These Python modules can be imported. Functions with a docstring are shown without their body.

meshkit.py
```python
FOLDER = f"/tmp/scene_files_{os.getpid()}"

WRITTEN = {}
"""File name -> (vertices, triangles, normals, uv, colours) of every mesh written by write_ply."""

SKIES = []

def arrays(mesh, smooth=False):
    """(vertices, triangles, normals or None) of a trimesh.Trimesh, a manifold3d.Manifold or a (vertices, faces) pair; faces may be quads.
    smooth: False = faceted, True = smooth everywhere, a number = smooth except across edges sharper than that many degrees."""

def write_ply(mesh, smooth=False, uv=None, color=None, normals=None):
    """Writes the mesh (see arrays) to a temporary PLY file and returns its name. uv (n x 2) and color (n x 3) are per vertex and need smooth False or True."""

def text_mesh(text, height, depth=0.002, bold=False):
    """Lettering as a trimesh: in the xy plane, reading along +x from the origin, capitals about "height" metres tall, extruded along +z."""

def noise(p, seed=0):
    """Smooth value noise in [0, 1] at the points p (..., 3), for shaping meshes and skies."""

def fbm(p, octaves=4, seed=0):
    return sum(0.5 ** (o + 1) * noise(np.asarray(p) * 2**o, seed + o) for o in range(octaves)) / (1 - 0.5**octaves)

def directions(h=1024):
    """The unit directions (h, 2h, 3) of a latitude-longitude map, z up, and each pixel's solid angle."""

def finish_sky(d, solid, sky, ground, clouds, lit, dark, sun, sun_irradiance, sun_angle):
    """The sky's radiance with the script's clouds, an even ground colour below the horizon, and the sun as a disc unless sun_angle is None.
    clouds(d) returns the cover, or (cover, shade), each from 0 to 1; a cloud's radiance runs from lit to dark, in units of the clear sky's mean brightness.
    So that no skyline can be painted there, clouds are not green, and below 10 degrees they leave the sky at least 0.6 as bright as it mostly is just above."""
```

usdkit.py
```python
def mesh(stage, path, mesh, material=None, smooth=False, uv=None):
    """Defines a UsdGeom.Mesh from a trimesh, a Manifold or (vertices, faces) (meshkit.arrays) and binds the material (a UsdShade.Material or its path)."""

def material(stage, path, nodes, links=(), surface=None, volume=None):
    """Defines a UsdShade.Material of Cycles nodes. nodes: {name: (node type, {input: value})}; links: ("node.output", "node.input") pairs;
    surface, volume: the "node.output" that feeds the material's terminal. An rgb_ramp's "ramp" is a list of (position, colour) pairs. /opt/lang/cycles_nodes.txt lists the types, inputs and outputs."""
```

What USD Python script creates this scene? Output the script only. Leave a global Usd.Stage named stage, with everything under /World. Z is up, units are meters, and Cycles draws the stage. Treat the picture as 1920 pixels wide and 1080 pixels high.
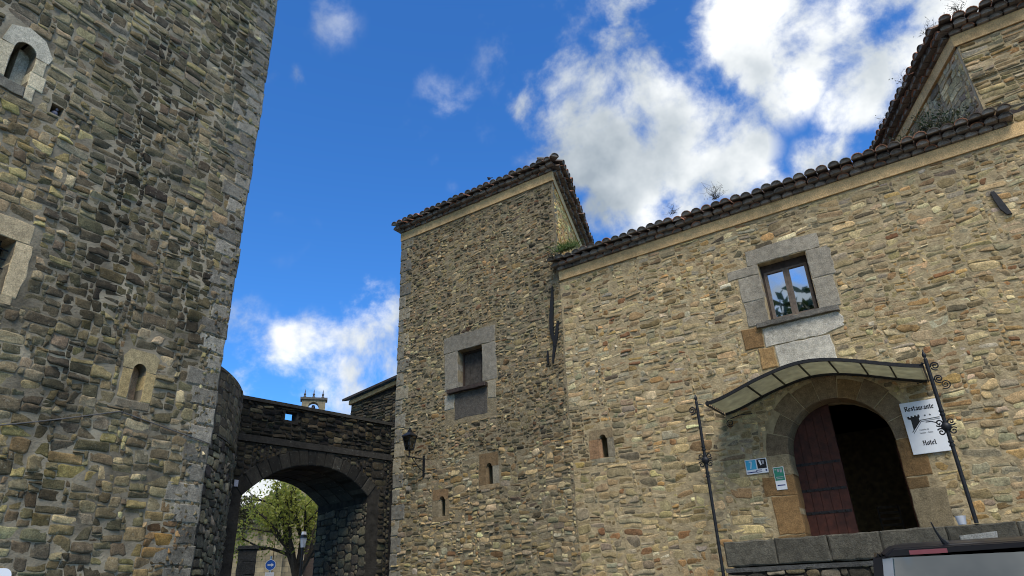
import math
import numpy as np
import trimesh
import usdkit
import meshkit
from shapely.geometry import Polygon, box as sbox, Point, LineString
from shapely.ops import unary_union
from pxr import Gf, Sdf, Usd, UsdGeom, UsdLux, UsdShade, Vt

stage = Usd.Stage.CreateInMemory()
UsdGeom.SetStageUpAxis(stage, UsdGeom.Tokens.z)
UsdGeom.SetStageMetersPerUnit(stage, 1.0)
stage.SetDefaultPrim(UsdGeom.Xform.Define(stage, "/World").GetPrim())
UsdGeom.Scope.Define(stage, "/World/Looks")

# ------------------------------------------------------------------ camera, sky, sun, exposure
EYE = np.array([0.0, 0.0, 1.6])
CAM = np.array([[0.82330583, 0.26548506, -0.50168236],
                [0.56638455, -0.32650005, 0.75670751],
                [-0.03709522, 0.90714684, 0.41917603]])     # columns: right, up, forward
F_PX = 1243.0                                               # focal length in pixels of a 1920 wide picture
EXPOSURE = 1.22
SUN_EL, SUN_AZ = math.radians(55), math.radians(140)        # azimuth clockwise from +y (facade normal is -y)
SUN_INT, SUN_ANGLE, SKY_STRENGTH = 0.38, 28.0, 0.05

cam = UsdGeom.Camera.Define(stage, "/World/camera")
cam.CreateHorizontalApertureAttr(36.0)
cam.CreateVerticalApertureAttr(20.25)
cam.CreateFocalLengthAttr(36.0 * F_PX / 1920.0)
cam.CreateClippingRangeAttr(Gf.Vec2f(0.05, 100000))
cam.CreateExposureAttr(EXPOSURE)
_r, _u, _f = CAM[:, 0], CAM[:, 1], CAM[:, 2]
cam.AddTransformOp().Set(Gf.Matrix4d(*_r, 0, *_u, 0, *(-_f), 0, *EYE, 1))

sun_dir = np.array([math.sin(SUN_AZ) * math.cos(SUN_EL), math.cos(SUN_AZ) * math.cos(SUN_EL), math.sin(SUN_EL)])

# clouds: world direction and angular size of the heaps that stand in the view; elsewhere scattered noise clouds
HEAPS = [(-0.332,0.715,0.616,0.092,1), (-0.251,0.762,0.597,0.105,1), (-0.196,0.803,0.563,0.081,1), (-0.276,0.787,0.552,0.065,.9), (-0.386,0.671,0.633,0.045,.75),
         (-0.250,0.700,0.669,0.062,.9), (-0.160,0.770,0.618,0.064,.85), (-0.069,0.756,0.651,0.086,1), (-0.089,0.716,0.692,0.066,.85), (-0.003,0.773,0.634,0.076,.6),
         (0.069,0.788,0.612,0.083,.95), (0.132,0.805,0.578,0.090,1), (0.003,0.826,0.563,0.051,.8), (-0.210,0.663,0.719,0.042,.7),
         (-0.164,0.707,0.688,0.028,.6), (-0.315,0.809,0.496,0.086,.82), (-0.243,0.836,0.491,0.061,.85), (-0.144,0.849,0.508,0.043,.85), (-0.047,0.858,0.511,0.05,.85),
         (-0.559,0.425,0.712,0.040,.30), (-0.649,0.412,0.640,0.034,.42), (-0.786,0.508,0.351,0.050,.5), (-0.748,0.570,0.340,0.045,.5), (-0.668,0.623,0.407,0.043,.55),
         (-0.662,0.646,0.379,0.045,.9), (-0.739,0.606,0.295,0.088,.82), (-0.687,0.647,0.330,0.066,.75), (-0.776,0.563,0.285,0.070,.7), (-0.808,0.572,0.144,0.09,.9),
         (-0.527,0.648,0.549,0.031,.3), (-0.308,0.600,0.738,0.045,.42),
         (0.72,0.52,0.46,0.36,1.1), (0.95,-0.1,0.3,0.4,.9), (-0.12,-0.93,0.35,0.55,1.4), (0.35,-0.80,0.48,0.30,.7), (-0.6,-0.65,0.47,0.32,.7)]   # the banks right of and behind the viewer; the window and the car mirror them


def make_sky():
    n = {"tc": ("texture_coordinate", {}),
         "sky": ("sky_texture", {"sky_type": "single_scattering", "sun_disc": False, "sun_elevation": SUN_EL, "sun_rotation": SUN_AZ, "altitude": 300.0, "air_density": 1.0, "aerosol_density": 0.4, "ozone_density": 2.0}),
         "hs": ("hsv", {"saturation": 1.15, "value": 1.0, "hue": 0.502}),
         "tint": ("mix_color", {"blend_type": "multiply", "fac": 1.0, "b": (0.68, 1.36, 1.95), "use_clamp": False}),
         "warp": ("noise_texture", {"scale": 6.0, "detail": 6.0, "roughness": 0.6}),
         "wsub": ("vector_math", {"math_type": "subtract", "vector2": (0.5, 0.5, 0.5)}),
         "wsc": ("vector_math", {"math_type": "scale", "scale": 0.055}),
         "wadd": ("vector_math", {"math_type": "add"}), "wnorm": ("vector_math", {"math_type": "normalize"}),
         "fine": ("noise_texture", {"scale": 8.0, "detail": 13.0, "roughness": 0.58, "distortion": 0.15}),
         "big": ("noise_texture", {"scale": 2.6, "detail": 4.0, "roughness": 0.55}),
         "boff": ("vector_math", {"math_type": "add", "vector2": BIG_OFFSET}),
         "bigm": ("map_range", {"from_min": 0.52, "from_max": 0.70, "to_min": 0.0, "to_max": 0.55, "clamp": True})}
    l = [("tc.generated", "sky.vector"), ("sky.color", "hs.color"), ("hs.color", "tint.a"), ("tc.generated", "warp.vector"), ("warp.color", "wsub.vector1"),
         ("wsub.vector", "wsc.vector1"), ("tc.generated", "wadd.vector1"), ("wsc.vector", "wadd.vector2"), ("wadd.vector", "wnorm.vector1"), ("tc.generated", "fine.vector"), ("tc.generated", "boff.vector1"), ("boff.vector", "big.vector"), ("big.fac", "bigm.value")]
    l.remove(("tc.generated", "sky.vector"))
    acc = "bigm.result"
    for i, (x, y, z, r, w) in enumerate(HEAPS):
        n[f"d{i}"] = ("vector_math", {"math_type": "dot_product", "vector2": (x, y, z)})
        n[f"m{i}"] = ("map_range", {"range_type": "smoothstep", "from_min": math.cos(r * 1.5), "from_max": math.cos(r * 0.10), "to_min": 0.0, "to_max": w, "clamp": True})
        n[f"x{i}"] = ("math", {"math_type": "maximum"})
        l += [("wnorm.vector", f"d{i}.vector1"), (f"d{i}.value", f"m{i}.value"), (f"m{i}.result", f"x{i}.value1"), (acc, f"x{i}.value2")]
        acc = f"x{i}.value"
    n["fm"] = ("math", {"math_type": "multiply_add", "value2": 4.3, "value3": -2.15})
    n["add"] = ("math", {"math_type": "add"})
    n["cov"] = ("map_range", {"range_type": "smoothstep", "from_min": 0.30, "from_max": 1.25, "to_min": 0.0, "to_max": 1.0, "clamp": True})
    n["gate"] = ("map_range", {"from_min": 0.0, "from_max": 0.55, "to_min": 0.0, "to_max": 1.0, "clamp": True})
    n["cov2"] = ("math", {"math_type": "multiply"})
    n["covp"] = ("math", {"math_type": "power", "value2": 1.25})
    n["shade"] = ("noise_texture", {"scale": 6.0, "detail": 9.0, "roughness": 0.52})
    n["ramp"] = ("rgb_ramp", {"ramp": [(0.34, (0.34, 0.40, 0.46)), (0.50, (0.62, 0.67, 0.71)), (0.64, (1.0, 1.02, 1.02))]})
    n["csc"] = ("mix_color", {"blend_type": "multiply", "fac": 1.0, "b": (CLOUD, CLOUD, CLOUD), "use_clamp": False})
    n["mix"] = ("mix_color", {"blend_type": "mix", "use_clamp": False})
    n["bg"] = ("background_shader", {"strength": SKY_STRENGTH})
    l += [("fine.fac", "fm.value1"), ("fm.value", "add.value1"), (acc, "add.value2"), ("add.value", "cov.value"), (acc, "gate.value"), ("cov.result", "cov2.value1"), ("gate.result", "cov2.value2"),
          ("tc.generated", "shade.vector"), ("shade.fac", "ramp.fac"), ("ramp.color", "csc.a"), ("tint.result", "mix.a"), ("csc.result", "mix.b"), ("cov2.value", "covp.value1"), ("covp.value", "mix.fac"), ("mix.result", "bg.color")]
    return usdkit.material(stage, "/World/Looks/sky", n, l, surface="bg.background")


BIG_OFFSET = (3.7, 1.2, 5.1)
CLOUD = 9.6
dome = UsdLux.DomeLight.Define(stage, "/World/sky")
UsdShade.MaterialBindingAPI.Apply(dome.GetPrim()).Bind(make_sky())
dome.GetPrim().SetCustomDataByKey("kind", "structure")
sun = UsdLux.DistantLight.Define(stage, "/World/sun")
sun.CreateIntensityAttr(SUN_INT)
sun.CreateAngleAttr(SUN_ANGLE)
sun.CreateNormalizeAttr(True)
sun.CreateColorAttr(Gf.Vec3f(1.0, 0.92, 0.80))
_z = sun_dir
_x = np.cross([0, 0, 1.0], _z); _x /= np.linalg.norm(_x)
_y = np.cross(_z, _x)
sun.AddTransformOp().Set(Gf.Matrix4d(*_x, 0, *_y, 0, *_z, 0, 0, 0, 0, 1))

# ------------------------------------------------------------------ helpers: naming, parts, materials
_used = {}


def numbered(parent, name):
    k = _used.get((parent, name), 0)
    _used[(parent, name)] = k + 1
    return f"{parent}/{name}" + (f"_{k:03d}" if k else "")


def setdata(prim, **kw):
    for k, v in kw.items():
        if v:
            prim.SetCustomDataByKey(k, v)


def thing(name, label, category, group=None, loc=None, rz=0):
    x = UsdGeom.Xform.Define(stage, numbered("/World", name))
    if loc is not None:
        x.AddTranslateOp().Set(Gf.Vec3d(*map(float, loc)))
        if rz:
            x.AddRotateZOp().Set(float(rz))
    setdata(x.GetPrim(), label=label, category=category, group=group)
    return str(x.GetPath())


def part(parent, name, mesh, mat, smooth=False, color=None, label=None, kind=None):
    p = numbered(parent, name)
    m = usdkit.mesh(stage, p, mesh, mat, smooth=smooth)
    if color is not None:
        c = np.asarray(color, np.float32)
        interp = "vertex" if c.ndim == 2 else "constant"
        UsdGeom.PrimvarsAPI(m).CreatePrimvar("tint", Sdf.ValueTypeNames.Color3fArray, interp).Set(Vt.Vec3fArray.FromNumpy(c.reshape(-1, 3)))
    setdata(m.GetPrim(), label=label, kind=kind)
    return p


def solo(name, mesh, mat, label, category, group=None, smooth=False):
    p = part("/World", name, mesh, mat, smooth=smooth)
    setdata(stage.GetPrimAtPath(p), label=label, category=category, group=group)
    return p


def copy_of(src, name, label, category, group, loc, rz=0):
    x = UsdGeom.Xform.Define(stage, numbered("/World", name))
    x.GetPrim().GetReferences().AddInternalReference(Sdf.Path(src))
    x.GetPrim().SetInstanceable(True)
    x.ClearXformOpOrder()
    x.AddTranslateOp().Set(Gf.Vec3d(*map(float, loc)))
    x.AddRotateZOp().Set(float(rz))
    setdata(x.GetPrim(), label=label, category=category, group=group)
    return str(x.GetPath())


def plain(name, color, rough=0.6, metal=0.0, var=0.15, scale=6.0, bump=0.0, bscale=40.0, spec=0.4, **extra):
    lo, hi = [tuple(c * k for c in color) for k in (1 - var, 1 + var)]
    n = {"tc": ("texture_coordinate", {}), "n": ("noise_texture", {"scale": scale, "detail": 5.0, "roughness": 0.6}),
         "r": ("rgb_ramp", {"ramp": [(0.32, lo), (0.68, hi)]}),
         "p": ("principled_bsdf", {"roughness": rough, "metallic": metal, "specular_ior_level": spec, **extra})}
    l = [("tc.object", "n.vector"), ("n.fac", "r.fac"), ("r.color", "p.base_color")]
    if bump:
        n["bn"] = ("noise_texture", {"scale": bscale, "detail": 6.0, "roughness": 0.6})
        n["b"] = ("bump", {"strength": bump, "distance": 0.02})
        l += [("tc.object", "bn.vector"), ("bn.fac", "b.height"), ("b.normal", "p.normal")]
    return usdkit.material(stage, f"/World/Looks/{name}", n, l, surface="p.BSDF")


def tinted(name, bump=0.5, bscale=22.0, var=0.45, rough=0.9, lichen=None, stain=None):
    """Stone whose own colour comes with the mesh; grain, blotches, lichen and a weather stain are added."""
    n = {"tc": ("texture_coordinate", {}), "a": ("attribute", {"attribute": "tint"}),
         "n1": ("noise_texture", {"scale": 9.0, "detail": 7.0, "roughness": 0.68}),
         "m1": ("map_range", {"from_min": 0.28, "from_max": 0.72, "to_min": 1 - var, "to_max": 1 + var, "clamp": True}),
         "mul": ("vector_math", {"math_type": "scale"}),
         "n2": ("noise_texture", {"scale": 48.0, "detail": 4.0, "roughness": 0.7}),
         "m2": ("map_range", {"from_min": 0.3, "from_max": 0.7, "to_min": 0.58, "to_max": 1.42, "clamp": True}),
         "mul2": ("vector_math", {"math_type": "scale"}),
         "bn": ("noise_texture", {"scale": bscale, "detail": 8.0, "roughness": 0.7}),
         "b": ("bump", {"strength": bump, "distance": 0.03}),
         "p": ("principled_bsdf", {"roughness": rough, "specular_ior_level": 0.25})}
    l = [("tc.object", "n1.vector"), ("n1.fac", "m1.value"), ("a.color", "mul.vector1"), ("m1.result", "mul.scale"), ("tc.object", "n2.vector"), ("n2.fac", "m2.value"),
         ("mul.vector", "mul2.vector1"), ("m2.result", "mul2.scale"), ("tc.object", "bn.vector"), ("bn.fac", "b.height"), ("b.normal", "p.normal")]
    out = "mul2.vector"
    if lichen:
        n["ln"] = ("noise_texture", {"scale": 14.0, "detail": 6.0, "roughness": 0.75})
        n["lm"] = ("map_range", {"from_min": 0.60, "from_max": 0.68, "to_min": 0.0, "to_max": 0.75, "clamp": True})
        n["lx"] = ("mix_color", {"blend_type": "mix", "b": lichen, "use_clamp": False})
        l += [("tc.object", "ln.vector"), ("ln.fac", "lm.value"), ("lm.result", "lx.fac"), (out, "lx.a")]
        out = "lx.result"
    if stain:
        n["smap"] = ("mapping", {"scale": (1.0, 1.0, 0.33)})
        n["sn"] = ("noise_texture", {"scale": 0.75, "detail": 6.0, "roughness": 0.6})
        n["sm"] = ("map_range", {"from_min": 0.48, "from_max": 0.66, "to_min": 0.0, "to_max": stain, "clamp": True})
        n["sx"] = ("mix_color", {"blend_type": "multiply", "b": (0.30, 0.31, 0.31), "use_clamp": False})
        l += [("tc.object", "smap.vector"), ("smap.vector", "sn.vector"), ("sn.fac", "sm.value"), ("sm.result", "sx.fac"), (out, "sx.a")]
        out = "sx.result"
    l.append((out, "p.base_color"))
    return usdkit.material(stage, f"/World/Looks/{name}", n, l, surface="p.BSDF")


M = {}
M["stone"] = tinted("hotel_stone", stain=0.25)
M["small_tower_stone"] = tinted("small_tower_stone", stain=0.45)
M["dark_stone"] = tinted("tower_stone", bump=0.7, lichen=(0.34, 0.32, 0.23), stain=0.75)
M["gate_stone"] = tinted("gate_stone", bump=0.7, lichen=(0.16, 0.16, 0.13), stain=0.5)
M["dressed"] = tinted("dressed_stone", bump=0.45, bscale=30.0, var=0.36, rough=0.9, stain=0.30)
M["mortar"] = plain("sandy_mortar", (0.40, 0.31, 0.175), 0.95, var=0.35, scale=7.0, bump=0.9, bscale=26.0, spec=0.2)
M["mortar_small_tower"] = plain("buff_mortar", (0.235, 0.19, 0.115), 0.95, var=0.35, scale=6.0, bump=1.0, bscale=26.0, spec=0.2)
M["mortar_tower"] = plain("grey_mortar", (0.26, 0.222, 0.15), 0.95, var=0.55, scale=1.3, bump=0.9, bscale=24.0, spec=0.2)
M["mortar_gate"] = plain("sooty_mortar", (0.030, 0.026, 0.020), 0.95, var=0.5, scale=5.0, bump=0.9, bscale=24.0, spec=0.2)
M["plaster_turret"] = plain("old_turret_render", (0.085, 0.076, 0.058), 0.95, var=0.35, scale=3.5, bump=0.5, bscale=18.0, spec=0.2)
M["cornice"] = tinted("cornice_plaster", bump=0.3, bscale=20.0, var=0.25, stain=0.4)
M["side_plaster"] = plain("side_wall_plaster", (0.85, 0.56, 0.25), 0.95, var=0.25, scale=3.0, bump=0.8, bscale=14.0, spec=0.2)
M["grey_plaster"] = plain("grey_patched_plaster", (0.52, 0.41, 0.26), 0.95, var=0.3, scale=3.0, bump=0.8, bscale=12.0, spec=0.2)
M["tile"] = tinted("roof_tile", bump=0.3, bscale=40.0, var=0.4, rough=0.85, lichen=(0.10, 0.10, 0.075))
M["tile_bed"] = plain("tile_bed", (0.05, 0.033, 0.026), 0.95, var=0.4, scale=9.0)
M["iron"] = plain("black_iron", (0.020, 0.020, 0.021), 0.5, metal=0.35, var=0.4, scale=30.0)
M["dark_wood"] = plain("dark_wood", (0.045, 0.030, 0.021), 0.7, var=0.4, scale=14.0)
M["brown_wood"] = plain("faded_brown_wood", (0.13, 0.10, 0.075), 0.7, var=0.3, scale=14.0, bump=0.2)
M["grey_wood"] = plain("weathered_wood", (0.062, 0.054, 0.045), 0.8, var=0.45, scale=16.0, bump=0.3)
M["red_wood"] = plain("red_painted_wood", (0.062, 0.018, 0.010), 0.7, var=0.45, scale=8.0, bump=0.3)
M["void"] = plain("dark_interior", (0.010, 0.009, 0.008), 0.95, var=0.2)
M["black"] = plain("black_print", (0.012, 0.012, 0.013), 0.6, var=0.1)
M["white"] = plain("white_board", (0.78, 0.79, 0.79), 0.45, var=0.03)
M["blue"] = plain("sky_blue_print", (0.06, 0.42, 0.62), 0.4, var=0.05)
M["green"] = plain("green_print", (0.03, 0.22, 0.14), 0.4, var=0.08)
M["navy"] = plain("navy_print", (0.03, 0.04, 0.16), 0.4, var=0.08)
M["road_blue"] = plain("traffic_sign_blue", (0.02, 0.10, 0.42), 0.4, var=0.05)
M["grey_print"] = plain("grey_print", (0.35, 0.34, 0.36), 0.5, var=0.3, scale=40)
M["bark"] = plain("bark", (0.060, 0.050, 0.036), 0.9, var=0.4, scale=20.0, bump=0.5)
M["tyre"] = plain("rubber", (0.02, 0.02, 0.02), 0.9, var=0.1)
M["alloy"] = plain("alloy", (0.5, 0.5, 0.52), 0.35, metal=0.9, var=0.05)
M["paint"] = plain("dark_car_paint", (0.006, 0.005, 0.007), 0.38, var=0.1, spec=0.25, coat_weight=0.15)
M["brake_red"] = plain("brake_light_red", (0.22, 0.06, 0.07), 0.4, var=0.1)
M["pewter"] = plain("pale_plastic", (0.62, 0.64, 0.68), 0.5, var=0.05)
M["feather"] = plain("pigeon_feather", (0.13, 0.13, 0.17), 0.7, var=0.4, scale=30.0)
M["cable"] = plain("grey_cable", (0.10, 0.095, 0.085), 0.7, var=0.2)
M["ground"] = plain("asphalt", (0.11, 0.105, 0.095), 0.95, var=0.3, scale=1.5, bump=0.4, bscale=50.0)
M["paving"] = plain("paving", (0.24, 0.22, 0.18), 0.95, var=0.25, scale=4.0, bump=0.4)


def pane_mat(name, refl, tint):
    n = {"g": ("glossy_bsdf", {"color": (0.92, 0.95, 0.96), "roughness": 0.02}), "t": ("transparent_bsdf", {"color": tint}), "m": ("mix_closure", {}),
         "lw": ("layer_weight", {"blend": 0.4}), "mr": ("map_range", {"from_min": 0.0, "from_max": 1.0, "to_min": refl, "to_max": 1.0, "clamp": True})}
    return usdkit.material(stage, f"/World/Looks/{name}", n, [("lw.fresnel", "mr.value"), ("mr.result", "m.fac"), ("t.BSDF", "m.closure1"), ("g.BSDF", "m.closure2")], surface="m.closure")


M["pane"] = pane_mat("window_pane", 0.75, (0.3, 0.32, 0.33))
M["car_glass"] = pane_mat("car_glass", 0.15, (0.10, 0.12, 0.13))
M["lamp_glass"] = pane_mat("lantern_glass", 0.12, (0.75, 0.76, 0.78))


def sheet_mat(name, color, trans):
    n = {"tc": ("texture_coordinate", {}), "n": ("noise_texture", {"scale": 5.0, "detail": 6.0, "roughness": 0.65}),
         "r": ("rgb_ramp", {"ramp": [(0.3, tuple(c * 0.75 for c in color)), (0.7, tuple(c * 1.15 for c in color))]}),
         "d": ("principled_bsdf", {"roughness": 0.5}), "t": ("translucent_bsdf", {}), "m": ("mix_closure", {"fac": trans})}
    return usdkit.material(stage, f"/World/Looks/{name}", n, [("tc.object", "n.vector"), ("n.fac", "r.fac"), ("r.color", "d.base_color"), ("r.color", "t.color"), ("d.BSDF", "m.closure1"), ("t.BSDF", "m.closure2")], surface="m.closure")


M["canopy_sheet"] = sheet_mat("canopy_sheet", (0.58, 0.57, 0.44), 0.55)
M["lamp_white"] = sheet_mat("opal_glass", (0.8, 0.82, 0.84), 0.5)
M["leaf_spring"] = sheet_mat("spring_leaf", (0.42, 0.43, 0.075), 0.45)
M["leaf_dark"] = sheet_mat("dark_leaf", (0.035, 0.055, 0.016), 0.3)
M["leaf_grass"] = sheet_mat("grass_tuft", (0.11, 0.17, 0.03), 0.4)
M["leaf_dry"] = sheet_mat("dry_weed", (0.085, 0.085, 0.04), 0.3)


# ------------------------------------------------------------------ helpers: geometry
class Frame:
    """A flat wall: u along it, z up, n out of it (u x z = n)."""

    def __init__(self, o, az):
        self.o = np.array([o[0], o[1], 0.0])
        self.U = np.array([math.sin(az), math.cos(az), 0.0])
        self.N = np.array([math.cos(az), -math.sin(az), 0.0])

    def __call__(self, u, z, n):
        u, z, n = np.broadcast_arrays(np.asarray(u, float), np.asarray(z, float), np.asarray(n, float))
        p = self.o + u[..., None] * self.U + n[..., None] * self.N
        p = p.copy(); p[..., 2] = z
        return p


class Drum:
    def __init__(self, c, r, a0):
        self.c, self.r, self.a0 = np.array(c, float), r, a0

    def __call__(self, u, z, n):
        u, z, n = np.broadcast_arrays(np.asarray(u, float), np.asarray(z, float), np.asarray(n, float))
        a = self.a0 + u / self.r
        return np.stack([self.c[0] + (self.r + n) * np.cos(a), self.c[1] + (self.r + n) * np.sin(a), z], -1)


def project(p):
    c = (np.asarray(p) - EYE) @ CAM
    zz = np.maximum(c[..., 2], 1e-3)
    return 960 + F_PX * c[..., 0] / zz, 540 - F_PX * c[..., 1] / zz, c[..., 2]


def join(meshes):
    vs, fs, k = [], [], 0
    for m in meshes:
        v, f = (np.asarray(m[0]), np.asarray(m[1])) if isinstance(m, tuple) else (np.asarray(m.vertices), np.asarray(m.faces))
        if f.shape[1] == 4:
            f = np.vstack([f[:, [0, 1, 2]], f[:, [0, 2, 3]]])
        vs.append(v); fs.append(f + k); k += len(v)
    return np.vstack(vs), np.vstack(fs)


def tube(pts, radii, sides=6, caps=True):
    p = np.asarray(pts, float)
    r = np.broadcast_to(np.asarray(radii, float), (len(p),))
    t = np.gradient(p, axis=0)
    t /= np.linalg.norm(t, axis=1, keepdims=True) + 1e-12
    ref = np.array([0, 0, 1.0]) if abs(t[:, 2]).mean() < 0.85 else np.array([0.0, 1.0, 0.05])
    a = np.cross(t, ref); a /= np.linalg.norm(a, axis=1, keepdims=True) + 1e-12
    b = np.cross(t, a)
    ang = np.arange(sides) * 2 * np.pi / sides
    v = p[:, None] + r[:, None, None] * (np.cos(ang)[None, :, None] * a[:, None] + np.sin(ang)[None, :, None] * b[:, None])
    n = len(p)
    i, j = np.meshgrid(np.arange(n - 1), np.arange(sides), indexing="ij")
    q = np.stack([i * sides + j, (i + 1) * sides + j, (i + 1) * sides + (j + 1) % sides, i * sides + (j + 1) % sides], -1).reshape(-1, 4)
    v = v.reshape(-1, 3)
    f = np.vstack([q[:, [0, 1, 2]], q[:, [0, 2, 3]]])
    if caps:
        v = np.vstack([v, p[:1], p[-1:]])
        k = np.arange(sides)
        f = np.vstack([f, np.stack([np.full(sides, n * sides), k, (k + 1) % sides], 1), np.stack([np.full(sides, n * sides + 1), (n - 1) * sides + (k + 1) % sides, (n - 1) * sides + k], 1)])
    return v, f


def bx(x0, x1, y0, y1, z0, z1):
    m = trimesh.creation.box([x1 - x0, y1 - y0, z1 - z0])
    m.apply_translation([(x0 + x1) / 2, (y0 + y1) / 2, (z0 + z1) / 2])
    return m


def fix(v, f):
    m = trimesh.Trimesh(v, f, process=False)
    if m.volume < 0:
        f = f[:, ::-1]
    return v, f


def pblock(fr, poly, n0, n1, c=0.012, bulge=0.0, rng=None):
    """A convex block: outline poly (u, z) from depth n0 to n1 with a chamfered front; a little uneven when rng is given."""
    p = np.asarray(poly, float)
    a = 0.5 * np.sum(p[:, 0] * np.roll(p[:, 1], -1) - p[:, 1] * np.roll(p[:, 0], -1))
    if a < 0:
        p = p[::-1]
    # densify the outline so that edges can wander
    if rng is not None:
        q = []
        for i in range(len(p)):
            d = p[(i + 1) % len(p)] - p[i]
            k = max(1, int(np.linalg.norm(d) / 0.13))
            q += [p[i] + d * t / k for t in range(k)]
        p = np.array(q) + rng.normal(0, 0.007, (len(q), 2))
    k = len(p)
    cen = p.mean(0)
    d = p - cen
    L = np.linalg.norm(d, axis=1, keepdims=True)
    ins = cen + d * np.maximum(0.3, (L - 1.4 * c) / L)
    jn = (rng.normal(0, 0.003, k) if rng is not None else np.zeros(k))
    uz = np.vstack([p, p, ins, cen[None]])
    n = np.concatenate([np.full(k, n0), np.full(k, n1 - c), n1 + jn, [n1 + bulge]])
    v = fr(uz[:, 0], uz[:, 1], n)
    i = np.arange(k); j = (i + 1) % k
    f = []
    for r in (0, 1):
        f += [np.stack([r * k + i, r * k + j, (r + 1) * k + j], 1), np.stack([r * k + i, (r + 1) * k + j, (r + 1) * k + i], 1)]
    f.append(np.stack([2 * k + i, 2 * k + j, np.full(k, 3 * k)], 1))
    return v, np.vstack(f)


def rect(u0, u1, z0, z1):
    return [(u0, z0), (u1, z0), (u1, z1), (u0, z1)]


def eblock(fr, shape, n0, n1):
    """Any flat outline with holes as a slab between depths n0 and n1."""
    out = []
    for g in getattr(shape, "geoms", [shape]):
        m = trimesh.creation.extrude_polygon(g, n1 - n0, engine="earcut")
        v = np.asarray(m.vertices)
        out.append((fr(v[:, 0], v[:, 1], v[:, 2] + n0), np.asarray(m.faces)))
    return join(out)


def prism(plan, z0, z1):
    m = trimesh.creation.extrude_polygon(Polygon(plan), z1 - z0, engine="earcut")
    m.apply_translation([0, 0, z0])
    return m


# ------------------------------------------------------------------ rubble masonry
SHAPE = np.array([(-1, -1, 0, 1), (-1, -1, 1, 0), (0.05, -1, 0, 0), (1, -1, -1, 0), (1, -1, 0, 1), (1, 1, 0, -1), (1, 1, -1, 0), (-0.05, 1, 0, 0), (-1, 1, 1, 0), (-1, 1, 0, -1)], float)


def lay(u0, u1, z0, z1, cu, cz, sizes, free, rng):
    """Fills the free part of a wall with rectangles of whole cells, bottom up; returns rows (u, z, w, h)."""
    nu, nz = int(round((u1 - u0) / cu)), int(round((z1 - z0) / cz))
    U, Z = np.meshgrid(u0 + (np.arange(nu) + 0.5) * cu, z0 + (np.arange(nz) + 0.5) * cz)
    occ = ~free(U, Z)
    w, h, p = (np.array([s[k] for s in sizes], float) for k in range(3))
    w, h = w.astype(int), h.astype(int)
    picks = rng.choice(len(sizes), 60000, p=p / p.sum())
    out, t = [], 0
    for j in range(nz):
        row = occ[j]
        for i in range(nu):
            if row[i]:
                continue
            ok = False
            for _ in range(5):
                a, b = w[picks[t % 60000]], h[picks[t % 60000]]; t += 1
                if i + a <= nu and j + b <= nz and not occ[j:j + b, i:i + a].any():
                    ok = True
                    break
            if not ok:
                a = 1
                while a < 4 and i + a < nu and not row[i + a]:
                    a += 1
                b = 1
                while b < 2 and j + b < nz and not occ[j + b, i:i + a].any():
                    b += 1
            occ[j:j + b, i:i + a] = True
            out.append((u0 + (i + a / 2) * cu, z0 + (j + b / 2) * cz, a * cu, b * cz))
    return np.array(out)


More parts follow.
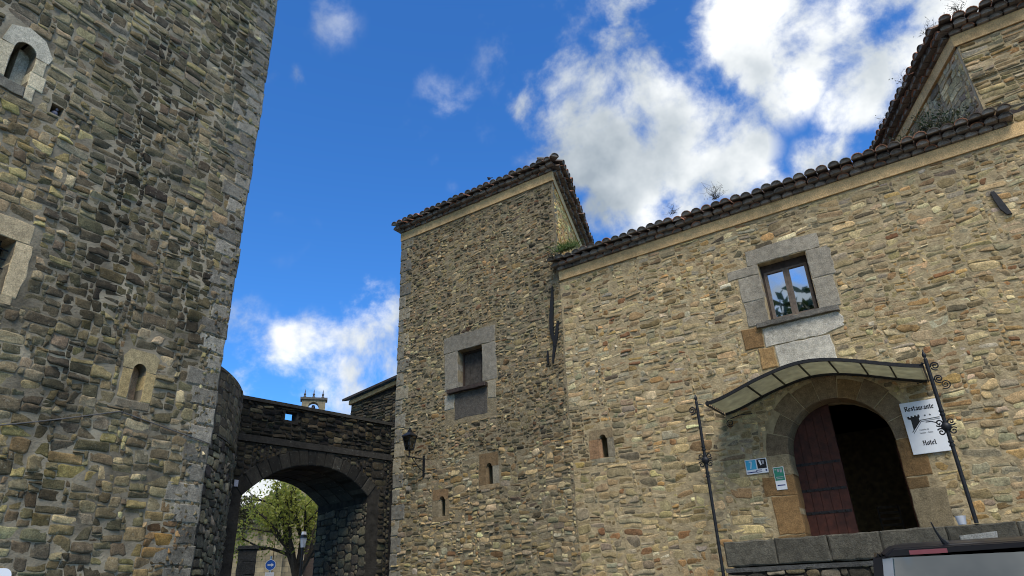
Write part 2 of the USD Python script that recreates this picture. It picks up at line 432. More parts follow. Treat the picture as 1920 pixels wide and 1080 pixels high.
def pick_colors(rects, palette, rng, zone_noise=0.6, seed=3, jitter=0.23):
    cols = np.array([c for c, _ in palette]); pr = np.array([p for _, p in palette], float)
    n = len(rects)
    # colours cluster a little along the wall
    base = np.stack([meshkit.fbm(np.stack([rects[:, 0] * 0.45, rects[:, 1] * 0.6, np.full(n, 7.0 * k)], -1), 3, seed + k) for k in range(len(cols))], 1)
    wgt = pr[None] * np.exp(zone_noise * 7 * (base - 0.5))
    wgt /= wgt.sum(1, keepdims=True)
    idx = (wgt.cumsum(1) > rng.random((n, 1))).argmax(1)
    c = cols[idx] * WARM * np.exp(rng.normal(0, jitter, (n, 1))) * np.exp(rng.normal(0, 0.035, (n, 3)))
    return np.clip(c, 0.01, 0.85)


def weathered(rects, cols, spots, seed=5):
    """Old dark run-off stains and pale scoured patches on groups of stones: spots are (u, z, half width, half height, tone)."""
    out = cols.copy()
    n = meshkit.fbm(np.stack([rects[:, 0] * 1.6, rects[:, 1] * 0.9, np.zeros(len(rects))], -1), 3, seed) - 0.5
    for (u, z, a, b, tone) in spots:
        d = np.hypot((rects[:, 0] - u) / a, (rects[:, 1] - z) / b) + n * 1.6
        k = np.clip(1.25 - d, 0, 1)[:, None]
        out = out * (1 - k + k * np.asarray(tone))
    return out


def stone_mesh(rects, fr, rng, gap=0.018, depth=(0.008, 0.03), warp=0.05, wscale=1.3, jit=0.09, corner=(0.10, 0.34)):
    n, k = len(rects), len(SHAPE)
    w, h = rects[:, 2], rects[:, 3]
    hw, hh = (w - gap * rng.uniform(0.5, 1.6, n)) / 2, (h - gap * rng.uniform(0.5, 1.6, n)) / 2
    hw, hh = np.maximum(hw, 0.02), np.maximum(hh, 0.015)
    m = np.minimum(hw, hh)
    cut = rng.uniform(*corner, (n, k)) * 2.0 * m[:, None]
    x = SHAPE[None, :, 0] * hw[:, None] + SHAPE[None, :, 2] * cut * 1.2
    z = SHAPE[None, :, 1] * hh[:, None] + SHAPE[None, :, 3] * cut
    # slant the ends and tilt the beds a little
    x = x + z * rng.normal(0, 0.16, (n, 1))
    z = z + x * rng.normal(0, 0.035, (n, 1))
    x += rng.normal(0, jit, (n, k)) * m[:, None] * 0.8
    z += rng.normal(0, jit, (n, k)) * m[:, None]
    x, z = x + rects[:, :1], z + rects[:, 1:2]
    cx, cz = x.mean(1, keepdims=True), z.mean(1, keepdims=True)

    def ring(s):
        return cx + (x - cx) * (1 - s * m[:, None] / hw[:, None]), cz + (z - cz) * (1 - s * m[:, None] / hh[:, None])

    d = rng.uniform(*depth, n)[:, None]
    tilt = d * 0.6 * (rng.normal(0, 1, (n, 1)) * (x - cx) / hw[:, None] + rng.normal(0, 1, (n, 1)) * (z - cz) / hh[:, None])
    x1, z1 = ring(0.03); x2, z2 = ring(0.24)
    X = np.concatenate([x, x1, x2, cx], 1); Z = np.concatenate([z, z1, z2, cz], 1)
    Nn = np.concatenate([np.full((n, k), -0.035), d * 0.45 + tilt * 0.4 + 0.0 * x, d * (1 + rng.normal(0, 0.25, (n, k))) + tilt, d * (1.05 + rng.normal(0, 0.3, (n, 1)))], 1)
    q = np.stack([X * wscale, Z * wscale, np.zeros_like(X)], -1)
    X = X + warp * (meshkit.fbm(q, 2, 11) - 0.5) * 2
    Z = Z + warp * (meshkit.fbm(q, 3, 29) - 0.5) * 2
    V = fr(X, Z, Nn)
    i = np.arange(k); j = (i + 1) % k
    F = []
    for r in (0, 1):
        F += [np.stack([r * k + i, r * k + j, (r + 1) * k + j], 1), np.stack([r * k + i, (r + 1) * k + j, (r + 1) * k + i], 1)]
    F.append(np.stack([2 * k + i, 2 * k + j, np.full(k, 3 * k)], 1))
    return V, np.vstack(F)


def masonry(parent, rects, cols, fr, mat, rng, singles=300, **kw):
    """Stones as parts of a wall: the ones that show largest as meshes of their own, the small rest joined as stuff."""
    V, F = stone_mesh(rects, fr, rng, **kw)
    c = V.mean(1)
    px, py, dz = project(c)
    seen = (dz > 0.5) & (px > -20) & (px < 1940) & (py > -20) & (py < 1100)
    score = np.where(seen, rects[:, 2] * rects[:, 3] / np.maximum(np.linalg.norm(c - EYE, axis=1), 1) ** 2, 0)
    order = np.argsort(-score)
    big, rest = order[:singles], order[singles:]
    for s in big:
        part(parent, "stone", (V[s], F), mat, smooth=True, color=cols[s])
    if len(rest):
        k = V.shape[1]
        f = (F[None] + (np.arange(len(rest)) * k)[:, None, None]).reshape(-1, 3)
        part(parent, "small_stones", (V[rest].reshape(-1, 3), f), mat, smooth=True, color=np.repeat(cols[rest], k, 0), kind="stuff")


WARM = np.array((1.15, 1.04, 0.80))
PAL_HOTEL = [((.32, .265, .175), 36), ((.375, .30, .19), 24), ((.33, .225, .115), 6), ((.47, .41, .285), 9), ((.27, .245, .19), 16), ((.15, .135, .105), 4), ((.21, .12, .07), 2), ((.24, .18, .11), 8), ((.35, .33, .28), 6)]
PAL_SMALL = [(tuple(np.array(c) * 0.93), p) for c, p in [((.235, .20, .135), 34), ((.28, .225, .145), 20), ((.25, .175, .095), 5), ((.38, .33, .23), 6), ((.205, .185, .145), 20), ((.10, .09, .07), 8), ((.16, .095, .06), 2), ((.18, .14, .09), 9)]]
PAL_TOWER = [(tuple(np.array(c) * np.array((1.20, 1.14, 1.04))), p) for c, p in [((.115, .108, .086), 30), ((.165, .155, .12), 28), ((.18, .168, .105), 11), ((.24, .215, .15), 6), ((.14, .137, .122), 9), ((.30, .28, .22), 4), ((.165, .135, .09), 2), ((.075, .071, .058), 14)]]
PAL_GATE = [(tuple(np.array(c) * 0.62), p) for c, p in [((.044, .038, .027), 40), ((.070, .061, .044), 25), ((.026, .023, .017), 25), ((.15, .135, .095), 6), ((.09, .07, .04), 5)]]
OCHRE, OCHRE2, GREY, PALE, BUFF = (.225, .14, .065), (.18, .12, .06), (.275, .258, .222), (.50, .485, .44), (.245, .205, .135)

FA = Frame((0, 14.0), math.pi / 2)                      # hotel facade: u = x
TW = Frame((-12.0, 7.33), math.radians(-3.9))           # big tower, face towards the court
GT = Frame((-13.7, 14.0), math.radians(8.0))            # gate wall
DR = Drum((-17.0, 4.38), 5.7, math.radians(30.0))       # round turret


def arch(u0, u1, z0, zs, k=14):
    """An opening with a round head: springing at zs."""
    c, r = (u0 + u1) / 2, (u1 - u0) / 2
    a = np.linspace(0, np.pi, k)
    return Polygon([(u0, z0), (u1, z0)] + [(c + r * math.cos(t), zs + r * math.sin(t)) for t in a])


def outside(shapes):
    import shapely
    s = unary_union(shapes)
    shapely.prepare(s)
    return lambda U, Z: ~shapely.contains_xy(s, U, Z)


# ------------------------------------------------------------------ ground
def ground_height(x, y):
    d = np.hypot(x + 14.5, y - 11.5)
    west = np.clip((-(x + 15.5)) / 26.0, 0, 1)
    return 2.7 * west * west * (3 - 2 * west)


gx = np.concatenate([np.linspace(-400, -60, 18), np.linspace(-55, 30, 60), np.linspace(40, 400, 18)])
gy = np.concatenate([np.linspace(-400, -40, 18), np.linspace(-35, 70, 60), np.linspace(80, 400, 18)])
X, Y = np.meshgrid(gx, gy)
gv = np.stack([X, Y, ground_height(X, Y)], -1).reshape(-1, 3)
i, j = np.meshgrid(np.arange(len(gy) - 1), np.arange(len(gx) - 1), indexing="ij")
a = i * len(gx) + j
gf = np.stack([a, a + 1, a + 1 + len(gx), a + len(gx)], -1).reshape(-1, 4)
setdata(stage.GetPrimAtPath(part("/World", "ground", (gv, gf), M["ground"])), kind="structure")

# ------------------------------------------------------------------ roof edge of half-round tiles
TILE_COLS = 2.2 * np.array([(.085, .058, .042), (.125, .066, .042), (.060, .046, .036), (.19, .088, .050), (.10, .085, .07), (.075, .070, .060)])


def tile_shell(p, axis, side, up, length, r0, r1, t=0.014, k=7, flat=0.84, fill=True):
    """A half-round tile, hollow side down, its front end at p, running along axis; radius r0 in front and r1 behind; its hollow is packed with mortar a little behind the edge."""
    a = np.linspace(0, np.pi, k)
    rings = []
    for (s, rr) in ((0, r0), (length, r1)):
        for q in (rr, rr - t):
            rings.append(p + axis * s + side * (np.cos(a) * q)[:, None] + up * (np.sin(a) * q * flat)[:, None])
    v = np.vstack(rings)
    i = np.arange(k - 1)

    def strip(A, B):
        return np.vstack([np.stack([A * k + i, A * k + i + 1, B * k + i + 1], 1), np.stack([A * k + i, B * k + i + 1, B * k + i], 1)])

    f = [strip(2, 0), strip(1, 3), strip(0, 1)]
    if fill:
        q = r0 - 0.9 * t
        v = np.vstack([v, p + axis * 0.022 + side * (np.cos(a) * q)[:, None] + up * (np.sin(a) * q * flat)[:, None], p + axis * length + side * (np.cos(a) * q)[:, None]])
        b = 4 * k
        f.append(np.stack([np.full(k - 2, b), b + np.arange(2, k), b + np.arange(1, k - 1)], 1))
        f.append(np.array([[b, b + k, b + 2 * k - 1], [b, b + 2 * k - 1, b + k - 1]]))
    return v, np.vstack(f)


def tile_tint(v, rng):
    c = np.repeat((TILE_COLS[rng.integers(6)] * rng.uniform(0.7, 1.3))[None], len(v), 0)
    c[28:] = np.array((.25, .21, .17)) * rng.uniform(0.6, 1.3)
    return c


def eaves(parent, p0, p1, z, out, slope_deg, rng, rows=(0.12, 0.24), over=0.36, pitch=0.23, roof_len=3.0, ends=None):
    """Two corbelled rows of tile ends under the first row of roof tiles, from p0 to p1 (plan), looking along out."""
    p0, p1, out = (np.array([*p, 0.0]) for p in (p0, p1, out))
    L = np.linalg.norm(p1 - p0)
    side = (p1 - p0) / L
    out = out - side * (out @ side); out /= np.linalg.norm(out)
    up = np.array([0, 0, 1.0])
    n = int(L / pitch)
    for r, pr in enumerate(rows):
        zz = z + 0.098 * r
        for k in range(n + (r % 2)):
            s = (k + 0.5 * (r % 2 == 0)) * L / n + rng.normal(0, 0.006)
            p = p0 + side * s + out * (pr + rng.normal(0, 0.012)) + up * (zz + rng.normal(0, 0.006))
            t_ = tile_shell(p, -out, side, up, pr + 0.02, 0.118, 0.112)
            part(parent, "eave_tile", t_, M["tile"], color=tile_tint(t_[0], rng))
        # mortar bed the row is set in
        q0, q1 = p0, p1
        bed = [q0 + out * (pr - 0.05), q1 + out * (pr - 0.05), q1 - out * 0.05, q0 - out * 0.05]
        v = np.array([b + up * (zz + dz) for dz in (0.045, 0.090) for b in bed])
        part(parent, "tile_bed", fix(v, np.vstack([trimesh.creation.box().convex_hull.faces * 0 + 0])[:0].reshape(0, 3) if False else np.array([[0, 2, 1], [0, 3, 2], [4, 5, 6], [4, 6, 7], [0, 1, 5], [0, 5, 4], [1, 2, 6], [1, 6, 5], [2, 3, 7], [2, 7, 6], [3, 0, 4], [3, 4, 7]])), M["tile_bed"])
    sl = math.radians(slope_deg)
    ax = -out * math.cos(sl) + up * math.sin(sl)
    nup = out * math.sin(sl) + up * math.cos(sl)
    z2 = z + 0.098 * len(rows) + 0.010
    for k in range(n + 1):
        s = k * L / n + rng.normal(0, 0.008)
        for course in range(2):
            p = p0 + side * s + out * (over + rng.normal(0, 0.02)) + up * (z2 + rng.normal(0, 0.007)) + ax * (0.40 * course) + nup * 0.01 * course
            t_ = tile_shell(p, ax, side, nup, 0.44, 0.118, 0.10)
            part(parent, "roof_tile", t_, M["tile"], color=tile_tint(t_[0], rng))
    return ax, nup, z2


def roof_field(parent, quad, name="roof_covering"):
    """The tiled slope behind the eave: a ribbed sheet over a flat quad (two eave corners, two upper corners)."""
    a, b, c, d = (np.array(q, float) for q in quad)
    n = max(4, int(np.linalg.norm(b - a) / 0.23) * 6)
    t = np.linspace(0, 1, n + 1)[:, None]
    nrm = np.cross(b - a, d - a); nrm /= np.linalg.norm(nrm)
    if nrm[2] < 0:
        nrm = -nrm
    h = (0.05 * np.abs(np.sin(np.linspace(0, n / 6 * np.pi, n + 1))))[:, None] * nrm
    lo, hi = a + (b - a) * t + h, d + (c - d) * t + h
    v = np.vstack([lo, hi, lo - nrm * 0.16 - h, hi - nrm * 0.16 - h])
    m = n + 1
    i = np.arange(n)
    f = np.vstack([np.stack([i, i + 1, i + 1 + m], 1), np.stack([i, i + 1 + m, i + m], 1), np.stack([2 * m + i, 3 * m + i, 3 * m + i + 1], 1), np.stack([2 * m + i, 3 * m + i + 1, 2 * m + i + 1], 1),
                   np.stack([i, 2 * m + i, 2 * m + i + 1], 1), np.stack([i, 2 * m + i + 1, i + 1], 1)])
    part(parent, name, (v, f), M["tile"], color=(0.09, 0.065, 0.052))


def dressed(parent, name, fr, poly, color, rng, n0=-0.25, n1=0.02, label=None, c=0.012):
    return part(parent, name, pblock(fr, poly, n0, n1, c=c, rng=rng), M["dressed"], smooth=25, color=np.array(color) * np.array((1.12, 1.05, 0.92)) * math.exp(rng.normal(0, 0.05)), label=label)


def arrow_slit(bld, fr, u, z0, z1, w, o, colors, rng, label):
    """A narrow splayed slit between dressed stones; o = outer (u0, u1, z0, z1)."""
    p = numbered(bld, "arrow_slit")
    x = UsdGeom.Xform.Define(stage, p); setdata(x.GetPrim(), label=label)
    h = w / 2
    zs = z1 - h - 0.03
    for sgn, ue in ((-1, o[0]), (1, o[1])):
        m = (ue + u + sgn * (h + 0.05)) / 2
        plan = [(ue, 0.012), (u + sgn * (h + 0.05), 0.012), (u + sgn * h, -0.055), (u + sgn * (h + 0.004), -0.10), (ue, -0.10)]
        v, f = [], []
        k = len(plan)
        pl = np.array(plan)
        vv = np.vstack([fr(pl[:, 0], z0, pl[:, 1]), fr(pl[:, 0], zs, pl[:, 1])])
        side = [(a, (a + 1) % k) for a in range(k)]
        ff = [(a, b, b + k) for a, b in side] + [(a, b + k, a + k) for a, b in side] + [(k, k + i, k + i + 1) for i in range(1, k - 1)] + [(0, i + 1, i) for i in range(1, k - 1)]
        part(p, "jamb", fix(vv, np.array(ff)), M["dressed"], color=colors[0 if sgn < 0 else 1])
    head = Polygon(rect(o[0] + 0.02, o[1] - 0.02, zs + 0.004, o[3])).difference(arch(u - h - 0.02, u + h + 0.02, zs - 1, zs + 0.01))
    part(p, "head_stone", eblock(fr, head, -0.10, 0.014), M["dressed"], color=colors[2])
    part(p, "sill_stone", pblock(fr, rect(o[0] + 0.01, o[1] - 0.01, o[2], z0 - 0.004), -0.3, 0.016, rng=rng), M["dressed"], smooth=25, color=colors[3])
    return p


# ------------------------------------------------------------------ main wing of the hotel
rng = np.random.default_rng(5)
hotel = thing("hotel_wing", "long rubble stone hotel wing with arched doorway and one upper window under a tiled eave", "building")
W1 = (-2.75, -1.745, 6.68, 8.02)
door = arch(-2.93, -1.03, 1.9, 3.9)
slitC = (-6.99, -6.85, 4.37, 4.9)
wall_poly = Polygon(rect(-7.75, 6.0, -0.3, 9.1)).difference(unary_union([sbox(W1[0], W1[2], W1[1], W1[3]), door, sbox(slitC[0] - 0.08, slitC[2], slitC[1] + 0.08, slitC[3] + 0.1)]))
wall = part(hotel, "wall", eblock(FA, wall_poly, -0.7, 0.006), M["mortar"])
blocked = [sbox(W1[0], W1[2], W1[1], W1[3]), sbox(-2.98, 8.02, -1.42, 8.40), sbox(-3.44, 7.79, -2.7, 8.12), sbox(-3.22, 6.6, -2.7, 7.8), sbox(-1.8, 6.6, -1.27, 8.02), sbox(-3.0, 6.5, -1.38, 6.7), sbox(-2.94, 6.1, -1.35, 6.5), sbox(-2.77, 5.6, -1.62, 6.1),
           sbox(-3.38, 6.13, -2.94, 6.6), sbox(-3.1, 5.62, -2.77, 6.1), sbox(-7.3, 4.33, -6.62, 5.0), sbox(-3.5, 1.9, -0.5, 3.95), Polygon([(-3.36, 3.9)] + [(-1.98 + 1.40 * math.cos(t), 3.9 + 1.40 * math.sin(t)) for t in np.linspace(np.pi, 0, 20)]),
           sbox(-4.1, 1.2, 6, 1.98)]
free = outside(blocked)
rects_hi = lay(-7.75, 6.0, 4.2, 9.08, 0.075, 0.047, [(6, 3, 5), (7, 4, 3), (6, 5, 2), (4, 4, 5), (2, 1, 5), (3, 1, 6), (5, 1, 4), (3, 2, 22), (4, 2, 20), (5, 2, 12), (6, 2, 5), (2, 2, 14), (3, 3, 10), (4, 3, 12), (5, 3, 7), (7, 3, 2), (5, 4, 3), (2, 3, 4)], free, rng)
rects_lo = lay(-7.75, 6.0, -0.1, 4.2, 0.085, 0.05, [(7, 5, 2), (4, 5, 4), (4, 4, 6), (2, 3, 6), (3, 1, 6), (5, 1, 4), (2, 2, 12), (3, 2, 18), (4, 2, 16), (6, 2, 7), (3, 3, 14), (4, 3, 16), (5, 3, 10), (6, 3, 4), (3, 4, 5), (5, 4, 6), (7, 4, 2)], free, rng)
rects = np.vstack([rects_lo, rects_hi])
cols = pick_colors(rects, PAL_HOTEL, rng)
cols = weathered(rects, cols, [(-7.6, 5.0, .9, .6, .62), (-7.3, 9.0, .8, .7, .72), (-4.4, 8.6, 1.4, .5, .85), (-5.4, 3.2, 1.6, .8, (1.12, 1.1, 1.0)), (-4.6, 2.3, .7, .6, .7), (0.6, 7.0, 1.0, .9, (1.1, 1.06, .95))])
masonry(wall, rects, cols, FA, M["stone"], rng, singles=300, gap=0.008, depth=(0.004, 0.016), warp=0.08, jit=0.12)

part(hotel, "cornice", eblock(FA, sbox(-7.74, 9.105, 6.0, 9.375), -0.5, 0.045), M["cornice"], color=(.72, .48, .225))
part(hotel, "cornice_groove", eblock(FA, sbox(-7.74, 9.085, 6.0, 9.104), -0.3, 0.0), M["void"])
roof = UsdGeom.Xform.Define(stage, numbered(hotel, "roof")).GetPath().pathString
ax, nup, z2 = eaves(roof, (-7.75, 14.0), (2.27, 14.0), 9.385, (0, -1), 17, rng)
roof_field(roof, [(-7.75, 13.98, 9.66), (6.0, 13.98, 9.66), (6.0, 21.0, 11.75), (-7.75, 21.0, 11.75)])
part(hotel, "rear_wall", bx(-7.75, 6.0, 20.4, 21.0, -0.3, 11.4), M["mortar"])
part(hotel, "end_wall", bx(5.4, 6.0, 14.71, 20.39, -0.3, 9.6), M["mortar"])
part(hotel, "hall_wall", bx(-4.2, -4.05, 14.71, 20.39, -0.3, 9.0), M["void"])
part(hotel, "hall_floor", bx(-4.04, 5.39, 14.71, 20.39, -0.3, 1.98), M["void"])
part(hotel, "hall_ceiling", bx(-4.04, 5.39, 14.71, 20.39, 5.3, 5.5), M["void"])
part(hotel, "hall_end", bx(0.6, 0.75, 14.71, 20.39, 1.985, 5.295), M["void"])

# window
win = UsdGeom.Xform.Define(stage, numbered(hotel, "window")); win = win.GetPath().pathString
G1 = np.array(GREY)
dressed(win, "lintel", FA, [(-2.98, 8.025), (-1.44, 8.025), (-1.42, 8.36), (-1.9, 8.40), (-2.5, 8.40), (-2.97, 8.38)], G1 * 1.05, rng)
dressed(win, "surround_block", FA, rect(-3.43, -2.755, 7.79, 8.018), G1, rng)
dressed(win, "surround_block", FA, rect(-3.22, -2.755, 7.2, 7.782), G1 * 1.06, rng)
dressed(win, "surround_block", FA, rect(-3.2, -2.755, 6.62, 7.192), G1 * 0.97, rng)
dressed(win, "surround_block", FA, rect(-1.74, -1.27, 7.35, 8.018), G1 * 0.98, rng)
dressed(win, "surround_block", FA, rect(-1.74, -1.33, 6.66, 7.342), G1 * 1.04, rng)
dressed(win, "sill", FA, rect(-3.02, -1.38, 6.55, 6.655), (.15, .145, .135), rng, n1=0.10)
dressed(win, "apron_block", FA, [(-2.93, 6.12), (-1.75, 6.12), (-1.38, 6.22), (-1.35, 6.42), (-1.45, 6.54), (-2.93, 6.54)], PALE, rng, n1=0.025)
dressed(win, "apron_block", FA, [(-2.74, 5.55), (-1.64, 5.55), (-1.68, 6.11), (-2.76, 6.11)], np.array(PALE) * 0.97, rng, n1=0.022)
dressed(win, "apron_block", FA, rect(-3.36, -2.95, 6.14, 6.6), OCHRE, rng, n1=0.028, label="ochre sandstone block left of the pale apron")
dressed(win, "apron_block", FA, rect(-3.09, -2.78, 5.65, 6.1), (.36, .235, .11), rng, n1=0.03, label="orange sandstone block above the canopy")
fw = 0.055
for nm, r_ in (("frame", sbox(W1[0], W1[2], W1[1], W1[3]).difference(sbox(W1[0] + .05, W1[2] + .04, W1[1] - .05, W1[3] - .17))),):
    part(win, nm, eblock(FA, r_, -0.26, -0.19), M["dark_wood"])
mid = -2.24
for (a0, a1) in ((W1[0] + .05, mid), (mid, W1[1] - .05)):
    cas = sbox(a0 + .002, W1[2] + .042, a1 - .002, W1[3] - .172)
    inner = sbox(a0 + .062, W1[2] + .10, a1 - .062, W1[3] - .215)
    part(win, "casement", eblock(FA, cas.difference(inner), -0.245, -0.175), M["brown_wood"])
    part(win, "pane", eblock(FA, inner.buffer(0.004, join_style=2), -0.222, -0.214), M["pane"])
part(win, "curtain", eblock(FA, sbox(W1[0], W1[2], W1[1], W1[3]), -0.62, -0.60), M["grey_print"])

# doorway
dw = UsdGeom.Xform.Define(stage, numbered(hotel, "doorway")).GetPath().pathString
cz, R0, R1 = 3.9, 0.938, 1.39
nv = 9
angs = np.linspace(0, np.pi, nv + 1)
for k in range(nv):
    a0, a1 = angs[k] + 0.006, angs[k + 1] - 0.006
    ro = R1 + rng.uniform(-0.16, 0.04)
    t = np.linspace(a0, a1, 4)
    poly = [(-1.98 + ro * math.cos(q), cz + ro * math.sin(q)) for q in t] + [(-1.98 + R0 * math.cos(q), cz + R0 * math.sin(q)) for q in t[::-1]]
    colv = np.array([(.20, .145, .082), (.215, .16, .095), (.185, .14, .085), (.215, .145, .07)][rng.integers(4)]) * (0.95 if k < 7 else 0.85)
    part(dw, "voussoir", pblock(FA, poly, -0.45, 0.018, rng=None), M["dressed"], smooth=25, color=colv * np.array((1.1, 1.05, 1.0)))
lj = [(1.9, 2.42, -3.42, OCHRE2), (2.43, 3.13, -3.40, OCHRE), (3.14, 3.5, -3.52, OCHRE), (3.51, 3.895, -3.38, BUFF)]
for (a0, a1, ul, c_) in lj:
    dressed(dw, "jamb_block", FA, rect(ul, -2.918, a0, a1), c_, rng, n0=-0.45)
rj = [(1.9, 3.02, -0.50, BUFF), (3.03, 3.22, -0.72, OCHRE2), (3.23, 3.895, -0.62, OCHRE)]
for (a0, a1, ur, c_) in rj:
    dressed(dw, "jamb_block", FA, rect(-1.042, ur, a0, a1), c_, rng, n0=-0.45)
# spandrel stones either side of the voussoirs
dressed(dw, "spandrel_block", FA, rect(-0.60, -0.50, 3.9, 4.4), OCHRE2, rng)
# closed left leaf of planks with iron straps, open right leaf
leaf = part(hotel, "door_leaf", eblock(FA, arch(-2.95, -1.01, 1.985, 3.9).intersection(sbox(-2.95, 1.9, -2.085, 5)), -0.52, -0.47), M["red_wood"], label="red plank leaf closed on the left")
for k in range(5):
    u0 = -2.93 + k * 0.169
    shp = arch(-2.93, -1.03, 1.99, 3.88).intersection(sbox(u0 + .004, 1.9, u0 + .165, 5))
    part(leaf, "plank", eblock(FA, shp, -0.469, -0.452), M["red_wood"])
for zz in (2.30, 2.78, 3.20, 3.70):
    part(leaf, "iron_strap", eblock(FA, sbox(-2.92, zz, -2.10, zz + .05), -0.4515, -0.443), M["iron"])
    for u_ in np.linspace(-2.82, -2.2, 5):
        m = trimesh.creation.icosphere(1, 0.022); m.apply_scale([1, .5, 1]); m.apply_translation(FA(u_, zz + .025, -0.441))
        part(leaf, "stud", m, M["iron"], smooth=True)
part(hotel, "door_leaf", bx(-1.11, -1.055, 14.56, 15.5, 1.985, 3.85), M["red_wood"], label="dark leaf swung open inward on the right")
arrow_slit(hotel, FA, -6.92, 4.37, 4.90, 0.13, (-7.29, -6.64, 4.24, 5.02), [(.33, .195, .10), (.25, .21, .14), (.27, .20, .11), (.29, .25, .16)], rng, "slit with an orange left jamb")

# ------------------------------------------------------------------ small tower block at the left end of the facade
rng = np.random.default_rng(8)
small = thing("small_tower", "square rubble stone tower block with hipped tile roof and one shuttered window", "building")
W2 = (-11.22, -10.36, 6.83, 7.94)
slA, slB = (-10.20, 4.15, 4.68), (-11.76, 3.52, 4.02)
poly = Polygon(rect(-13.55, -8.05, -0.3, 12.28)).difference(unary_union([sbox(W2[0], W2[2], W2[1], W2[3])] + [sbox(u - .14, a, u + .14, b + .06) for u, a, b in (slA, slB)]))
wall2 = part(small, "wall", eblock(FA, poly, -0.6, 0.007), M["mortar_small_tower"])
SD = np.array([-0.316, 0.949])                          # the side walls run back at this skew
for nm, x0, mat_, th in (("side_wall", -7.77, M["side_plaster"], -0.5), ("side_wall", -13.54, M["mortar_small_tower"], 0.5)):
    p0 = np.array([x0, 14.605]) + SD * 0.0
    p0 = np.array([x0 + SD[0] / SD[1] * 0.605, 14.605])
    part(small, nm, prism([p0, p0 + SD * 8.0, p0 + SD * 8.0 + (th, 0), p0 + (th, 0)], -0.3, 12.28), mat_)
SW = Frame(tuple(np.array([-7.77, 14.0])), math.atan2(SD[0], SD[1]))
rects = lay(0.05, 4.6, 9.5, 12.26, 0.075, 0.05, [(2, 1, 6), (3, 2, 20), (2, 2, 18), (4, 2, 12), (3, 3, 10), (4, 3, 6)], outside([sbox(-9, -9, -8, -8)]), rng)
masonry(numbered(small, "side_wall").rsplit("/", 1)[0] + "/side_wall", rects, pick_colors(rects, [((.66, .45, .20), 20), ((.74, .53, .26), 16), ((.55, .37, .16), 14), ((.48, .35, .19), 8)], rng, seed=37), SW, M["stone"], rng, singles=60, gap=0.012, depth=(0.004, 0.024))
# the corner return, so that no gap shows between front and side wall
part(small, "corner_return", prism([(-7.752, 13.993), (-7.77 + SD[0] / SD[1] * 0.604, 14.604), (-8.049, 14.60), (-8.049, 13.993)], -0.3, 12.28), M["mortar_small_tower"])
blocked = [sbox(W2[0], W2[2], W2[1], W2[3]), sbox(-11.72, 7.9, -9.9, 8.44), sbox(-11.7, 6.8, -11.2, 7.94), sbox(-10.4, 6.8, -9.88, 7.95), sbox(-11.7, 5.9, -9.92, 6.84), sbox(-10.55, 4.03, -9.87, 4.95), sbox(-12.12, 3.38, -11.5, 4.22)]
free = outside(blocked)
top = lay(-13.53, -7.78, 5.0, 12.26, 0.058, 0.042, [(2, 1, 7), (3, 1, 7), (2, 2, 22), (3, 2, 24), (4, 2, 14), (3, 3, 12), (4, 3, 9), (5, 3, 5), (2, 3, 6), (6, 2, 2), (5, 4, 2)], free, rng)
low = lay(-13.53, -7.78, -0.1, 5.0, 0.075, 0.046, [(2, 1, 7), (4, 1, 6), (2, 2, 14), (3, 2, 20), (4, 2, 14), (6, 2, 4), (3, 3, 14), (4, 3, 12), (5, 3, 6), (3, 4, 4), (5, 4, 3)], free, rng)
rects = np.vstack([top, low])
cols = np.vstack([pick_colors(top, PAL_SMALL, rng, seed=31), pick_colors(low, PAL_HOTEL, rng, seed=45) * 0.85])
cols = weathered(rects, cols, [(-8.15, 11.3, .55, 1.4, .5), (-8.3, 9.2, .45, .9, .6), (-12.9, 2.6, .7, 1.6, .7), (-9.4, 5.1, 1.5, .5, .62)])
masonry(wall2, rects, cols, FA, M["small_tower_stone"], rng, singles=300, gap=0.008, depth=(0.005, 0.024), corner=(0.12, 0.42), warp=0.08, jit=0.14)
# dressed corner stones at the left edge
for k, zc in enumerate(np.arange(0.2, 12.0, 0.42)):
    wq = (0.46, 0.27)[k % 2] * rng.uniform(0.85, 1.2)
    part(wall2, "corner_stone", pblock(FA, rect(-13.57 - rng.uniform(-.012, .018), -13.57 + wq, zc, zc + 0.40), -0.4, 0.026, c=0.02, rng=rng), M["stone"], smooth=30, color=np.array([(.25, .225, .165), (.21, .19, .14), (.29, .25, .17), (.18, .165, .13)][rng.integers(4)]))
part(small, "cornice", eblock(FA, sbox(-13.58, 12.285, -7.71, 12.575), -0.03, 0.045), M["cornice"], color=(.72, .48, .225))
q = np.array([-7.71, 13.955])
part(small, "cornice", prism([q + SD * 0.081, q + SD * 8.3, q + SD * 8.3 + (-0.35, 0), q + SD * 0.081 + (-0.35, 0)], 12.286, 12.574), M["cornice"], color=(.72, .48, .225))
roof2 = UsdGeom.Xform.Define(stage, numbered(small, "roof")).GetPath().pathString
eaves(roof2, (-13.6, 14.0), (-7.7, 14.0), 12.585, (0, -1), 19, rng)
sp0, sp1 = np.array([-7.73, 14.0]), np.array([-7.73, 14.0]) + SD * 8.2
eaves(roof2, sp0, sp1, 12.585, (SD[1], -SD[0]), 19, rng)
apex = np.array([-11.9, 17.5, 14.1])
Zr = 12.86
c1, c2 = np.array([-13.75, 13.98, Zr]), np.array([-7.6, 13.98, Zr])
c3, c4 = np.array([*(np.array([-7.6, 13.98]) + SD * 8.3), Zr]), np.array([*(np.array([-13.75, 13.98]) + SD * 8.3), Zr])
for q4 in ((c1, c2, apex, apex), (c2, c3, apex, apex), (c3, c4, apex, apex), (c4, c1, apex, apex)):
    roof_field(roof2, q4)
